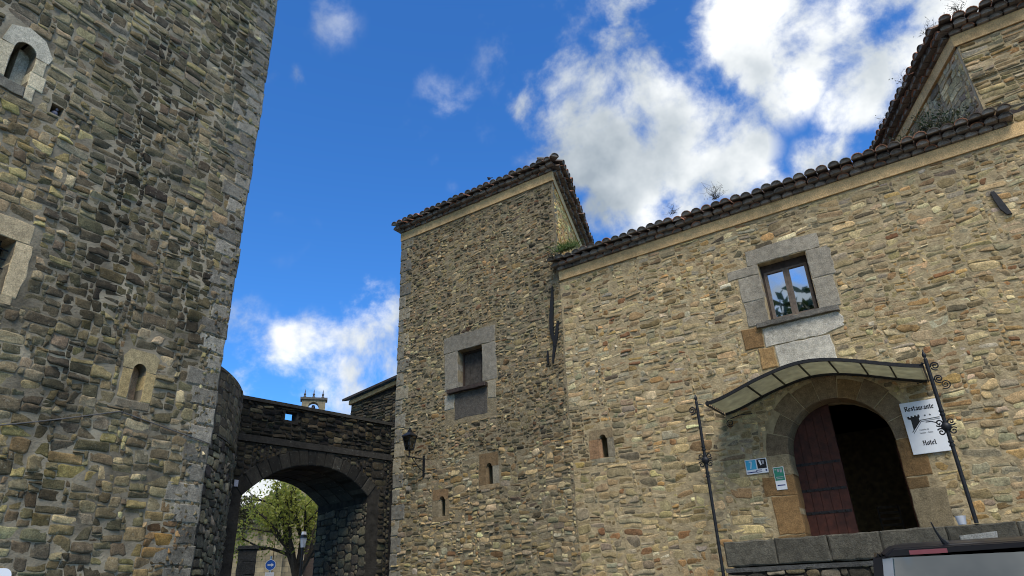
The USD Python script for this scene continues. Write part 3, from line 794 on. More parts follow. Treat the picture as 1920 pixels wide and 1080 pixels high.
# ridge tiles on the visible hip, and the corner tile that sticks up
for k in range(5):
    p = np.array([-7.42, 13.66, 12.80]) + (apex - np.array([-7.6, 13.98, 12.82])) * (k * 0.09)
    d = (apex - c2); d /= np.linalg.norm(d)
    sd = np.cross(d, [0, 0, 1.0]); sd /= np.linalg.norm(sd)
    part(roof2, "hip_tile", tile_shell(p, d, sd, np.cross(sd, d), 0.5, 0.125, 0.11), M["tile"], smooth=40, color=TILE_COLS[4])
# shuttered window
win2 = UsdGeom.Xform.Define(stage, numbered(small, "window")).GetPath().pathString
G2 = np.array((.205, .195, .17))
dressed(win2, "lintel", FA, rect(-11.72, -9.92, 7.945, 8.43), G2, rng)
dressed(win2, "surround_block", FA, rect(-11.69, -11.222, 6.83, 7.938), G2 * 1.1, rng)
dressed(win2, "surround_block", FA, rect(-10.358, -9.88, 6.87, 7.938), G2 * 1.12, rng)
part(win2, "sill_beam", pblock(FA, rect(-11.52, -10.2, 6.715, 6.825), -0.3, 0.14, rng=rng), M["dark_wood"])
dressed(win2, "apron_block", FA, rect(-11.34, -10.2, 5.98, 6.705), (.085, .08, .074), rng, n1=0.012, label="rain stained apron slab under the sill beam")
dressed(win2, "apron_block", FA, rect(-11.70, -11.348, 6.30, 6.70), (.33, .32, .28), rng)
dressed(win2, "apron_block", FA, rect(-10.19, -9.93, 6.36, 6.84), (.27, .25, .2), rng)
part(win2, "frame", eblock(FA, sbox(W2[0], W2[2], W2[1], W2[3]).difference(sbox(W2[0] + .05, W2[2] + .03, W2[1] - .05, W2[3] - .06)), -0.30, -0.22), M["dark_wood"])
for k in range(4):
    u0 = W2[0] + .052 + k * 0.19
    part(win2, "shutter_board", eblock(FA, sbox(u0 + .003, W2[2] + .032, u0 + .187, W2[3] - .062), -0.29 - 0.006 * (k % 2), -0.265 - 0.006 * (k % 2)), M["grey_wood"])
arrow_slit(small, FA, slA[0], slA[1], slA[2], 0.12, (-10.53, -9.89, 4.03, 4.93), [OCHRE2, (.27, .24, .17), OCHRE2, (.30, .22, .12)], rng, "slit in ochre stone right of the lantern")
arrow_slit(small, FA, slB[0], slB[1], slB[2], 0.12, (-12.1, -11.52, 3.38, 4.2), [(.22, .175, .105), (.24, .18, .10), (.22, .14, .07), (.23, .17, .095)], rng, "lower slit left in brown stone")

# ------------------------------------------------------------------ upper block at the right end
rng = np.random.default_rng(12)
upper = thing("upper_block", "taller stone upper storey at the right with weedy tile eave turning a corner", "building")
wall3 = part(upper, "wall", eblock(FA, sbox(2.03, 9.38, 6.0, 11.55), -0.5, 0.006), M["mortar"])
free = outside([sbox(-9, -9, -8, -8)])
rects = lay(2.05, 6.0, 9.42, 11.54, 0.09, 0.045, [(3, 1, 10), (5, 1, 9), (4, 2, 18), (6, 2, 14), (3, 2, 12), (5, 3, 8), (7, 3, 5), (8, 2, 4)], free, rng)
cols = pick_colors(rects, PAL_HOTEL, rng, seed=61) * 0.85
masonry(wall3, rects, cols, FA, M["stone"], rng, singles=150, gap=0.012, depth=(0.006, 0.026))
SR = np.array([-0.397, 0.918])
p0 = np.array([2.03 + SR[0] / SR[1] * 0.5, 14.5])
side3 = part(upper, "side_wall", prism([(2.03, 14.0), (2.03 + .5, 14.0 + .002), (6.0, 14.49), (6.0, 21.5), p0 + SR * 7.5, p0], 9.70, 11.545) if False else prism([(2.025, 14.02), (2.3, 14.502), p0 + SR * 7.5 + (0.6, 0), p0 + SR * 7.5], 9.5, 11.55), M["grey_plaster"])
SWR = Frame((2.02, 14.02), math.atan2(-SR[0], -SR[1]))
rects = lay(-5.0, -0.02, 9.6, 11.53, 0.11, 0.07, [(2, 2, 12), (3, 2, 14), (4, 3, 8), (3, 3, 8), (5, 3, 5)], outside([sbox(-9, -9, -8, -8)]), rng)
masonry(side3, rects, pick_colors(rects, [((.42, .36, .26), 20), ((.48, .40, .27), 16), ((.36, .33, .27), 14), ((.30, .27, .22), 8)], rng, seed=67), SWR, M["stone"], rng, singles=60, gap=0.012, depth=(0.002, 0.022), jit=0.14)
part(upper, "rear_wall", bx(-0.8, 6.0, 21.0, 21.5, 9.4, 11.55), M["mortar"])
part(upper, "cornice", eblock(FA, sbox(1.98, 11.56, 6.0, 11.83), -0.4, 0.045), M["cornice"], color=(.72, .48, .225))
q = np.array([1.98, 13.955])
part(upper, "cornice", prism([q + SR * 0.002, q + (-0.001, 0.44), q + SR * 7.6 + (0.35, 0), q + SR * 7.6], 11.561, 11.829), M["cornice"], color=(.72, .48, .225))
part(upper, "cornice_groove", eblock(FA, sbox(2.0, 11.545, 6.0, 11.559), -0.3, 0.004), M["void"])
roof3 = UsdGeom.Xform.Define(stage, numbered(upper, "roof")).GetPath().pathString
eaves(roof3, (1.96, 14.0), (6.0, 14.0), 11.84, (0, -1), 18, rng)
e0, e1 = np.array([1.98, 14.0]) + SR * 7.6, np.array([1.98, 14.0])
eaves(roof3, e0, e1, 11.84, (-SR[1], SR[0]), 18, rng)
apex3 = np.array([5.5, 18.0, 13.4])
Zr = 12.11
d1, d2 = np.array([1.75, 13.98, Zr]), np.array([6.0, 13.98, Zr])
d4 = np.array([*(np.array([1.75, 13.98]) + SR * 7.8), Zr])
roof_field(roof3, (d1, d2, (6.0, 18.0, 13.4), apex3)); roof_field(roof3, (d4, d1, apex3, apex3)); roof_field(roof3, (d4, apex3, apex3, (6.0, 21.5, Zr)))

# ------------------------------------------------------------------ the big tower on the left
rng = np.random.default_rng(21)
tower = thing("medieval_tower", "tall dark grey coursed stone tower with small old windows at the left", "tower")
n1_, n2_ = (-4.94, -4.56, 9.78, 10.45), (-4.85, -4.03, 6.15, 7.06)
hole = sbox(-4.14, 9.60, -3.94, 9.80)
a1 = arch(-4.92, -4.58, 9.80, 10.48)
a3 = arch(-1.74, -1.50, 4.95, 5.50)
poly = Polygon(rect(-9.5, 0.0, -0.3, 21.0)).difference(unary_union([a1, sbox(n2_[0], n2_[2], n2_[1], n2_[3]), hole, a3]))
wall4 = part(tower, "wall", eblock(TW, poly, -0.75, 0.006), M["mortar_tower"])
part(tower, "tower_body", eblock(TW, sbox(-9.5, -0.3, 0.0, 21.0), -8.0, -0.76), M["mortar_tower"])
s1 = Polygon([(-5.25, 9.62), (-4.35, 9.62), (-4.22, 10.2), (-4.28, 10.72), (-4.55, 10.98), (-5.0, 10.95), (-5.3, 10.6)])
blocked = [Polygon(rect(-5.16, -4.36, 9.58, 10.95)), sbox(-5.0, 6.0, -3.74, 7.46), hole.buffer(0.01), Polygon(rect(-1.98, -1.27, 4.80, 5.88)), sbox(-9.5, 15.9, -6.5, 21)]
free = outside(blocked)
rects = lay(-9.5, 0.0, -0.1, 17.5, 0.092, 0.058, [(2, 1, 5), (4, 1, 4), (2, 2, 10), (3, 2, 14), (4, 2, 12), (6, 2, 3), (2, 3, 12), (3, 3, 20), (4, 3, 22), (5, 3, 12), (6, 3, 5), (3, 4, 10), (4, 4, 10), (5, 4, 6), (2, 4, 4)], free, rng)
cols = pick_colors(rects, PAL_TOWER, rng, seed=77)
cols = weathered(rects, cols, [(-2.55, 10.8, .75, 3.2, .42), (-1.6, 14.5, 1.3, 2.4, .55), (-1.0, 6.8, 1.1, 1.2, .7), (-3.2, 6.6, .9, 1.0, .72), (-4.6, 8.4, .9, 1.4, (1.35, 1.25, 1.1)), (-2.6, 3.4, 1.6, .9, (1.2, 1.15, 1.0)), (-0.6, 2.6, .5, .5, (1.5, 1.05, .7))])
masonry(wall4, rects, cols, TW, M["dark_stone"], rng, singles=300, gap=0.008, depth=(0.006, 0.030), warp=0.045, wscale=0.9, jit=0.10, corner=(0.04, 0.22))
for k, zc in enumerate(np.arange(0.1, 17.0, 0.36)):
    wq = (0.70, 0.40, 0.55)[k % 3] * rng.uniform(0.85, 1.1)
    part(wall4, "corner_stone", pblock(TW, rect(-wq, 0.03 + rng.uniform(-.02, .025), zc, zc + 0.345), -0.5, 0.028, c=0.03, rng=rng), M["dark_stone"], smooth=30, color=np.array([(.25, .225, .17), (.205, .185, .14), (.30, .27, .205), (.17, .152, .115)][rng.integers(4)]) if abs(zc - 6.2) > 0.19 else np.array((.34, .315, .245)))
# round headed window with pale surround
rw = UsdGeom.Xform.Define(stage, numbered(tower, "round_headed_window")).GetPath().pathString
C1 = (.54, .49, .36)
head = Polygon([(-5.12, 10.47), (-4.38, 10.47), (-4.34, 10.62), (-4.52, 10.9), (-4.80, 10.98), (-5.06, 10.84)]).difference(arch(-4.92, -4.58, 9.5, 10.48))
part(rw, "head_stone", eblock(TW, head, -0.4, 0.03), M["dressed"], color=C1)
dressed(rw, "jamb_stone", TW, rect(-5.14, -4.925, 9.80, 10.46), C1, rng, n0=-0.4, n1=0.03)
dressed(rw, "jamb_stone", TW, rect(-4.575, -4.40, 10.16, 10.46), np.array(C1) * 0.85, rng, n0=-0.4, n1=0.03)
dressed(rw, "jamb_stone", TW, rect(-4.575, -4.33, 9.86, 10.15), C1, rng, n0=-0.4, n1=0.032)
dressed(rw, "jamb_stone", TW, rect(-4.575, -4.44, 9.58, 9.855), np.array(C1) * 0.9, rng, n0=-0.4, n1=0.03)
dressed(rw, "sill_stone", TW, rect(-5.14, -4.58, 9.58, 9.795), (.17, .165, .14), rng, n0=-0.4, n1=0.035)
part(rw, "inner_lining", eblock(TW, sbox(-4.77, 9.80, -4.58, 10.66), -0.75, -0.22), M["dressed"], color=(.42, .39, .29))
part(rw, "dark_slot", eblock(TW, a1.intersection(sbox(-5, 9, -4.771, 11)), -0.72, -0.70), M["void"])
# barred window
bw = UsdGeom.Xform.Define(stage, numbered(tower, "barred_window")).GetPath().pathString
C2 = (.42, .35, .23)
dressed(bw, "lintel", TW, rect(-5.0, -3.84, 7.065, 7.42), C2, rng, n0=-0.5, n1=0.02)
dressed(bw, "jamb_stone", TW, [(-4.025, 6.12), (-3.80, 6.12), (-3.76, 6.5), (-3.78, 7.055), (-4.025, 7.055)], np.array(C2) * 1.1, rng, n0=-0.5, n1=0.02)
dressed(bw, "jamb_stone", TW, rect(-5.0, -4.855, 6.12, 7.055), C2, rng, n0=-0.5, n1=0.02)
dressed(bw, "sill_stone", TW, rect(-5.0, -3.86, 5.98, 6.11), np.array(C2) * 0.8, rng, n0=-0.5, n1=0.03)
part(bw, "shutter", eblock(TW, sbox(-4.85, 6.12, -4.03, 7.06), -0.46, -0.42), M["void"])
for zz in np.linspace(6.28, 6.92, 5):
    part(bw, "iron_bar", tube(TW(np.array([-4.86, -4.02]), zz, -0.17), 0.012, 6), M["iron"])
for uu in np.linspace(-4.72, -4.16, 4):
    part(bw, "iron_bar", tube(TW(uu, np.array([6.1, 7.07]), -0.19), 0.012, 6), M["iron"])
# small round headed niche with ochre stones
nc = UsdGeom.Xform.Define(stage, numbered(tower, "niche")).GetPath().pathString
C3 = (.38, .30, .155)
head = Polygon([(-1.93, 5.5), (-1.32, 5.5), (-1.29, 5.78), (-1.40, 5.86), (-1.85, 5.85), (-1.95, 5.7)]).difference(arch(-1.74, -1.50, 5.0, 5.5))
part(nc, "head_stone", eblock(TW, head, -0.35, 0.015), M["dressed"], color=C3)
dressed(nc, "jamb_stone", TW, rect(-1.93, -1.745, 4.95, 5.495), np.array(C3) * 0.95, rng, n0=-0.35, n1=0.015)
dressed(nc, "jamb_stone", TW, rect(-1.495, -1.30, 4.95, 5.495), np.array(C3) * 1.1, rng, n0=-0.35, n1=0.015)
dressed(nc, "sill_stone", TW, rect(-1.93, -1.33, 4.80, 4.945), (.17, .15, .11), rng, n0=-0.35, n1=0.02)
part(nc, "niche_back", eblock(TW, sbox(-1.76, 4.93, -1.48, 5.66), -0.30, -0.22), M["dressed"], color=(.42, .27, .15))
part(tower, "putlog_hole", eblock(TW, hole, -0.5, -0.45), M["void"])

cable_pts = np.vstack([TW(np.linspace(-6.5, -1.85, 16), np.linspace(3.55, 4.70, 16) - 0.14 * np.sin(np.linspace(0, np.pi, 16)), 0.05), TW(np.linspace(-1.82, -0.02, 8), np.linspace(4.70, 4.44, 8), 0.05)])
solo("cable", tube(cable_pts, 0.011, 5), M["cable"], "thin grey cable sagging in a V across the dark tower under the ochre niche", "cable", smooth=True)
# a pigeon sitting in the square hole
pg = thing("pigeon", "grey pigeon sitting in the small square hole of the tower wall", "bird")
def blob(center, scale, rot=None, sub=2):
    m = trimesh.creation.icosphere(sub, 1.0); m.apply_scale(scale)
    if rot is not None:
        m.apply_transform(trimesh.transformations.rotation_matrix(*rot))
    m.apply_translation(center)
    return m
pc = TW(-4.03, 9.665, -0.10)
part(pg, "body", blob(pc, [.075, .055, .062]), M["feather"], smooth=True)
hd = blob(pc + np.array([.055, 0.01, .075]), [.026, .024, .028])
part(pg, "head", hd, M["feather"], smooth=True)
part(pg, "beak", trimesh.creation.cone(0.008, 0.03, transform=trimesh.transformations.translation_matrix(pc + np.array([.085, .012, .075])) @ trimesh.transformations.rotation_matrix(math.pi / 2, [0, 1, 0])), M["black"])
part(pg, "tail", fix(*join([bx(pc[0] - .15, pc[0] - .05, pc[1] - .02, pc[1] + .02, pc[2] - .02, pc[2])])), M["feather"])

# ------------------------------------------------------------------ round turret and gate
rng = np.random.default_rng(33)
turret = thing("round_turret", "curved dark turret wall, rough stone below and smooth render above, beside the gate arch", "turret")
aa = np.linspace(math.radians(29.0), math.radians(78), 40)
ri, ro = 4.9, 5.69
plan = [(-17 + ro * math.cos(t), 4.38 + ro * math.sin(t)) for t in aa] + [(-17 + ri * math.cos(t), 4.38 + ri * math.sin(t)) for t in aa[::-1]]
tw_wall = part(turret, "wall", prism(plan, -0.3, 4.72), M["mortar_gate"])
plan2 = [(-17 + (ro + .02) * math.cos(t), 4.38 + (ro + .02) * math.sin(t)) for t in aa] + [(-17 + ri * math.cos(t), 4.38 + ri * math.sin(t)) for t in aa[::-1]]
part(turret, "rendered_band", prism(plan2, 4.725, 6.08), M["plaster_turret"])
rects = lay(0.0, 4.2, -0.1, 4.70, 0.085, 0.06, [(2, 3, 10), (3, 3, 16), (4, 3, 12), (3, 4, 12), (4, 4, 8), (2, 4, 10), (3, 5, 5), (2, 2, 6), (4, 2, 8)], outside([sbox(-9, -9, -8, -8)]), rng)
cols = pick_colors(rects, [((.10, .098, .088), 30), ((.135, .13, .112), 20), ((.06, .06, .056), 22), ((.19, .175, .13), 8)], rng, seed=91)
masonry(tw_wall, rects, cols, DR, M["dark_stone"], rng, singles=160, gap=0.02, depth=(0.006, 0.035), warp=0.03)

rects = lay(0.0, 4.2, 4.74, 6.06, 0.085, 0.06, [(3, 3, 16), (4, 3, 14), (5, 3, 10), (3, 4, 8), (4, 4, 8), (2, 3, 6)], outside([sbox(-9, -9, -8, -8)]), rng)
band = f"{turret}/rendered_band"
masonry(band, rects, pick_colors(rects, [((.10, .09, .07), 30), ((.12, .11, .085), 20), ((.08, .072, .056), 22)], rng, seed=95), Drum((-17.0, 4.38), 5.712, math.radians(30.0)), M["dark_stone"], rng, singles=60, gap=0.008, depth=(0.002, 0.012), warp=0.03)

gate = thing("gate_arch", "dark weathered stone gate wall with a low segmental arch and thin parapet", "gate")
def seg_arch(zoff=0.0):
    s = np.linspace(-4.30, -0.72, 24)
    k = np.polyfit([-4.30, -2.52, -0.72], [3.93, 4.80, 4.16], 2)
    z = np.polyval(k, s)
    # fuller haunches than a parabola
    z = z + 0.10 * np.sin(np.pi * (s + 4.30) / 3.58) * (np.abs(np.linspace(-1, 1, 24)) ** 1.2)
    return s, z + zoff
sA, zA = seg_arch()
opening = Polygon([(-4.30, -0.4), (-0.72, -0.4)] + list(zip(sA[::-1], zA[::-1])))
gpoly = Polygon(rect(-4.95, 0.02, -0.3, 5.19)).difference(opening)
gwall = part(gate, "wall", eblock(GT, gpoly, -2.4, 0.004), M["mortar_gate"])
hol = sbox(-3.38, 5.88, -3.05, 6.10)
par = part(gate, "parapet", eblock(GT, sbox(-4.95, 5.36, 0.02, 6.20).difference(hol), -0.29, -0.04), M["mortar_gate"])
part(gate, "coping", eblock(GT, sbox(-4.95, 6.205, 0.02, 6.29), -0.36, 0.03), M["gate_stone"], color=(.045, .040, .030))
part(gate, "string_course", eblock(GT, sbox(-4.95, 5.195, 0.02, 5.355), -2.4, 0.06), M["gate_stone"], color=(.04, .035, .027))
# voussoirs of the arch
nvs = 15
si = np.linspace(0, len(sA) - 1, nvs + 1)
for k in range(nvs):
    t = np.linspace(si[k] + 0.05, si[k + 1] - 0.05, 3)
    ss, zz = np.interp(t, np.arange(len(sA)), sA), np.interp(t, np.arange(len(sA)), zA)
    ds, dz = np.gradient(ss), np.gradient(zz)
    L = np.hypot(ds, dz)
    hgt = 0.36 + rng.uniform(-0.03, 0.05)
    poly = list(zip(ss, zz)) + list(zip((ss - dz / L * hgt)[::-1], (zz + ds / L * hgt)[::-1]))
    part(gwall, "voussoir", pblock(GT, poly, -0.6, 0.03, c=0.015), M["gate_stone"], smooth=25, color=np.array(PAL_GATE[[0, 1, 0, 2][rng.integers(4)]][0]) * 1.0)
blocked = [opening.buffer(0.36)]
rects = lay(-4.95, 0.0, -0.1, 5.18, 0.10, 0.06, [(3, 2, 10), (4, 3, 14), (5, 3, 10), (3, 3, 12), (5, 4, 8), (4, 4, 8), (2, 2, 4), (2, 3, 5), (6, 3, 4)], outside(blocked), rng)
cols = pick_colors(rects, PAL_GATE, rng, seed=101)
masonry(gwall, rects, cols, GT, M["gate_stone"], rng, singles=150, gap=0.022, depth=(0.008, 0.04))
rects = lay(-4.95, 0.0, 5.38, 6.19, 0.085, 0.054, [(2, 2, 10), (3, 2, 14), (4, 2, 10), (3, 3, 12), (4, 3, 6), (2, 3, 5), (2, 1, 5)], outside([hol.buffer(0.06)]), rng)
cols = pick_colors(rects, PAL_GATE, rng, seed=111) * 0.85
masonry(par, rects, cols, Frame(tuple((GT.o - 0.035 * GT.N)[:2]), math.radians(8.0)), M["gate_stone"], rng, singles=100, gap=0.02, depth=(0.006, 0.05))
# stones lining the right jamb of the passage, seen through the arch
JB = Frame(tuple((GT.o - 0.72 * GT.U)[:2]), math.radians(8.0 + 90.0))
JB2 = Frame(tuple(GT(-0.72, 0, 0)[:2]), 0)
JB2.U, JB2.N = GT.N, -GT.U                              # u runs out of the gate towards the court, n points across the passage
rects = lay(-2.38, -0.02, -0.1, 3.95, 0.10, 0.06, [(3, 3, 10), (4, 4, 14), (5, 4, 10), (3, 4, 12), (4, 3, 8), (2, 3, 4)], outside([sbox(-9, -9, -8, -8)]), rng)
cols = pick_colors(rects, [((.10, .092, .074), 20), ((.07, .065, .054), 20), ((.135, .125, .10), 10), ((.05, .047, .04), 10)], rng, seed=121)
masonry(gwall, rects, cols, JB2, M["gate_stone"], rng, singles=100, gap=0.022, depth=(0.006, 0.03))
# intrados: rough slabs under the vault
for k in range(nvs):
    t = np.linspace(si[k] + 0.06, si[k + 1] - 0.06, 2)
    ss, zz = np.interp(t, np.arange(len(sA)), sA), np.interp(t, np.arange(len(sA)), zA)
    for q in range(3):
        n0, n1 = -0.62 - q * 0.6, -1.19 - q * 0.58
        top = [GT(ss[0], zz[0] + .03, n0), GT(ss[1], zz[1] + .03, n0), GT(ss[1], zz[1] + .03, n1), GT(ss[0], zz[0] + .03, n1)]
        dd = -0.02 - rng.uniform(0, 0.015)
        v = np.array([p_ + np.array([0, 0, o_]) for o_ in (0.0, dd - 0.03) for p_ in top])
        part(gwall, "vault_stone", fix(v, np.array([[0, 2, 1], [0, 3, 2], [4, 5, 6], [4, 6, 7], [0, 1, 5], [0, 5, 4], [1, 2, 6], [1, 6, 5], [2, 3, 7], [2, 7, 6], [3, 0, 4], [3, 4, 7]])), M["gate_stone"], color=np.array(PAL_GATE[rng.integers(3)][0]))
sgn = solo("small_wall_sign", pblock(GT, rect(-4.53, -4.43, 4.12, 4.27), 0.03, 0.045, c=0.004), M["grey_print"], "tiny grey plate with a dark figure fixed left of the gate arch", "sign")

# low wing behind the gate, its eave above the parapet
low = thing("low_wing", "low dark stone wing behind the gate parapet under a thin slab eave", "building")
LW = Frame((0, 16.4), math.pi / 2)
lw = part(low, "wall", eblock(LW, Polygon([(-18.12, 0), (-14.4, 0), (-14.4, 8.76), (-18.12, 8.24)]), -0.5, -0.005), M["mortar_gate"])
part(low, "end_wall", prism([(-18.12, 16.91), (-17.6, 16.91), (-17.6, 22), (-18.12, 22)], 0, 8.4), M["mortar_gate"])
rects = lay(-18.12, -14.4, 5.0, 8.15, 0.09, 0.05, [(3, 1, 8), (4, 2, 16), (3, 2, 14), (5, 2, 10), (4, 3, 8), (6, 3, 4)], outside([sbox(-9, -9, -8, -8)]), rng)
cols = pick_colors(rects, [((.10, .092, .076), 25), ((.075, .07, .062), 20), ((.15, .125, .085), 12), ((.045, .043, .04), 12)], rng, seed=131)
masonry(lw, rects, cols, LW, M["gate_stone"], rng, singles=100, gap=0.018, depth=(0.006, 0.035))
part(low, "eave_band", eblock(LW, Polygon([(-18.15, 8.08), (-14.4, 8.60), (-14.4, 8.74), (-18.15, 8.22)]), 0.0, 0.10), M["cornice"], color=(.72, .48, .225))
rv = np.array([(-18.35, 16.15, 8.22), (-14.3, 16.15, 8.78), (-14.3, 22, 10.4), (-18.35, 22, 9.8)])
v = np.vstack([rv, rv + np.array([0, 0, 0.08])])
part(low, "roof", fix(v, np.array([[0, 2, 1], [0, 3, 2], [4, 5, 6], [4, 6, 7], [0, 1, 5], [0, 5, 4], [1, 2, 6], [1, 6, 5], [2, 3, 7], [2, 7, 6], [3, 0, 4], [3, 4, 7]])), M["tile"], color=(.06, .05, .045))

# ------------------------------------------------------------------ terrace in front of the door
rng = np.random.default_rng(44)
terr = thing("terrace", "raised terrace before the arched door, fronted by a dark stone parapet of long blocks", "terrace")
TF = Frame((0, 12.82), math.pi / 2)
twall = part(terr, "retaining_wall", eblock(TF, sbox(-4.12, -0.3, 6.0, 1.80), -0.5, -0.006), M["mortar_gate"])
part(terr, "return_wall", bx(-4.12, -3.7, 13.33, 13.95, -0.3, 1.80), M["mortar_gate"])
part(terr, "floor", bx(-4.1, 6.0, 13.17, 13.97, -0.3, 1.985), M["paving"])
rects = lay(-4.12, 6.0, -0.1, 1.79, 0.11, 0.06, [(3, 2, 10), (4, 3, 14), (5, 3, 10), (3, 3, 12), (6, 3, 6)], outside([sbox(-19, -9, -18, -8)]), rng)
cols = pick_colors(rects, [((.08, .078, .07), 30), ((.11, .105, .09), 15), ((.05, .05, .046), 20), ((.17, .15, .11), 6)], rng, seed=141)
masonry(twall, rects, cols, TF, M["gate_stone"], rng, singles=40)
ledge = part(terr, "ledge", eblock(TF, sbox(-4.14, 1.805, 6.0, 1.875), -0.4, 0.03), M["gate_stone"], color=(.085, .083, .075))
xs = np.array([-4.12, -3.22, -2.35, -1.55, -0.62, 0.3, 1.2, 2.1, 3.0, 3.9, 4.9, 6.0])
for k in range(len(xs) - 1):
    part(terr, "parapet_block", pblock(TF, rect(xs[k] + 0.004, xs[k + 1] - 0.004, 1.90, 2.315 + rng.uniform(-.006, .006)), -0.34, 0.0 + rng.uniform(-.008, .008), c=0.022, rng=rng), M["gate_stone"], smooth=25, color=np.array((.098, .089, .066)) * rng.uniform(0.8, 1.2))
part(terr, "pale_slab", pblock(TF, [(-0.46, 2.08), (0.02, 2.09), (0.03, 2.19), (-0.46, 2.16)], -0.05, 0.03, c=0.01), M["dressed"], color=(.34, .335, .30))
pot = trimesh.creation.revolve(np.array([(0, 0), (.055, 0), (.075, .13), (.07, .13), (.052, .015), (0, .015)]), sections=20)
pot.apply_translation([-0.38, 12.98, 2.322])
solo("white_pot", pot, M["pewter"], "small white pot standing on the terrace parapet beside the right canopy post", "pot", smooth=40)

# ------------------------------------------------------------------ canopy over the door
from scipy.interpolate import CubicSpline
cx_ = np.array([-4.05, -3.65, -3.2, -2.7, -2.2, -1.68, -1.18, -0.74, -0.24])
cz_ = np.array([4.87, 4.95, 5.10, 5.24, 5.32, 5.27, 5.13, 4.98, 4.84])
spl = CubicSpline(cx_, cz_)
YF, YB = 12.88, 13.955


def ribbon(xa, xb, dz0, dz1, y0, y1, k=8):
    """A strip that follows the canopy curve from xa to xb, between heights dz0 and dz1 above it and depths y0 to y1."""
    x = np.linspace(xa, xb, k)
    z = spl(x)
    sec = [(y0, dz0), (y1, dz0), (y1, dz1), (y0, dz1)]
    v = np.array([[(xx, y, zz + d) for (y, d) in sec] for xx, zz in zip(x, z)]).reshape(-1, 3)
    i, j = np.meshgrid(np.arange(k - 1), np.arange(4), indexing="ij")
    q = np.stack([i * 4 + j, i * 4 + (j + 1) % 4, (i + 1) * 4 + (j + 1) % 4, (i + 1) * 4 + j], -1).reshape(-1, 4)
    q = np.vstack([q, [[0, 3, 2, 1]], [[(k - 1) * 4 + t for t in (0, 1, 2, 3)]]])
    f = np.vstack([q[:, [0, 1, 2]], q[:, [0, 2, 3]]])
    return fix(v, f)


canopy = thing("door_canopy", "curved iron canopy with milky panels over the arched hotel door", "canopy")
jx = [-4.0, -3.2, -2.7, -2.2, -1.68, -1.18, -0.74, -0.27]
for a_, b_ in zip(jx[:-1], jx[1:]):
    part(canopy, "panel", ribbon(a_ + .012, b_ - .012, 0.012, 0.022, YF + .02, YB - .02), M["canopy_sheet"], smooth=30)
for x_ in jx[1:-1]:
    part(canopy, "rib", bx(x_ - .010, x_ + .010, YF + .02, YB, float(spl(x_)) - .018, float(spl(x_)) + .035), M["iron"])
part(canopy, "front_fascia", ribbon(-4.05, -0.24, -0.02, 0.045, YF - .012, YF + .018, 40), M["iron"], smooth=30)
part(canopy, "wall_bar", ribbon(-4.0, -0.28, -0.03, 0.03, YB - .012, YB + .03, 40), M["iron"], smooth=30)
for x_, nm in ((-4.02, "end_lattice"), (-0.26, "end_lattice")):
    zc = float(spl(x_))
    pieces = [bx(x_ - .012, x_ + .012, YF, YB, zc - .035, zc - .012), bx(x_ - .012, x_ + .012, YF, YB, zc + .06, zc + .075)]
    for y_ in np.linspace(YF + .08, YB - .08, 9):
        a = np.linspace(0, 2 * np.pi, 9)
        pieces.append(tube(np.stack([np.full(9, x_), y_ + .036 * np.cos(a), zc + .024 + .036 * np.sin(a)], 1), 0.008, 4, caps=False))
    part(canopy, nm, join(pieces), M["iron"])


def spiral(c, r0, turns, plane, start=0.0, grow=1.0, k=26, hand=1):
    t = np.linspace(0, 1, k)
    a = start + hand * t * turns * 2 * np.pi
    r = r0 * (0.18 + 0.82 * t)
    return np.array(c) + (np.cos(a) * r)[:, None] * np.array(plane[0]) + (np.sin(a) * r)[:, None] * np.array(plane[1])


XZ = ((1, 0, 0), (0, 0, 1))
for (px_, zb, zt, lab, sd) in ((-4.21, 0.0, 4.93, "slim iron post left of the door, carrying the canopy's left corner", -1), (-0.19, 2.318, 4.93, "slim iron post standing on the parapet beside the hotel sign", 1)):
    post = thing("canopy_post", lab, "post", "iron posts carrying the door canopy")
    part(post, "shaft", tube(np.array([(px_, YF - .05, zb), (px_, YF - .05, (zb + zt) / 2), (px_, YF - .05, zt)]), 0.030, 10), M["iron"], smooth=40)
    fin = trimesh.creation.revolve(np.array([(0, 0), (.028, 0), (.03, .02), (.018, .04), (.034, .075), (.028, .11), (.012, .15), (0, .21)]), sections=12)
    fin.apply_translation([px_, YF - .05, zt]); part(post, "finial", fin, M["iron"], smooth=40)
    for zc_, rr in ((zt - .12, .075), (zt - .34, .07)) if sd > 0 else ((zt - .14, .08),):
        part(post, "scroll", tube(spiral((px_ + sd * (.03 + rr), YF - .05, zc_), rr, 1.8, XZ, start=np.pi if sd < 0 else 0, hand=sd), 0.013, 6), M["iron"], smooth=True)
    part(post, "bracket", tube(np.array([(px_, YF - .05, zt - .05), (px_ - sd * .05, YF - .03, zt - .04), (px_ - sd * .12, YF, zt - .06)]), 0.012, 6), M["iron"])
    # knot half way up: a boss with four small scrolls and collars
    zk = 3.80
    part(post, "boss", blob((px_, YF - .05, zk), (.075, .065, .075)), M["iron"], smooth=True)
    for dx in (-1, 1):
        for dz in (-1, 1):
            part(post, "scroll", tube(spiral((px_ + dx * .085, YF - .05, zk + dz * .075), .062, 1.4, XZ, start=0 if dx < 0 else np.pi, hand=dx * dz), 0.012, 6), M["iron"], smooth=True)
    for dz in (-.30, -.24, .2, .26):
        c_ = trimesh.creation.cylinder(0.042, 0.026, sections=10); c_.apply_translation([px_, YF - .05, zk + dz]); part(post, "collar", c_, M["iron"], smooth=40)
scr = thing("wall_bracket", "small iron scroll bracket on the wall under the canopy's left end", "bracket", "iron scroll brackets under the canopy")
part(scr, "scroll", tube(spiral((-3.92, 13.9, 4.66), .085, 1.8, XZ, start=0.4), 0.011, 5), M["iron"], smooth=True)
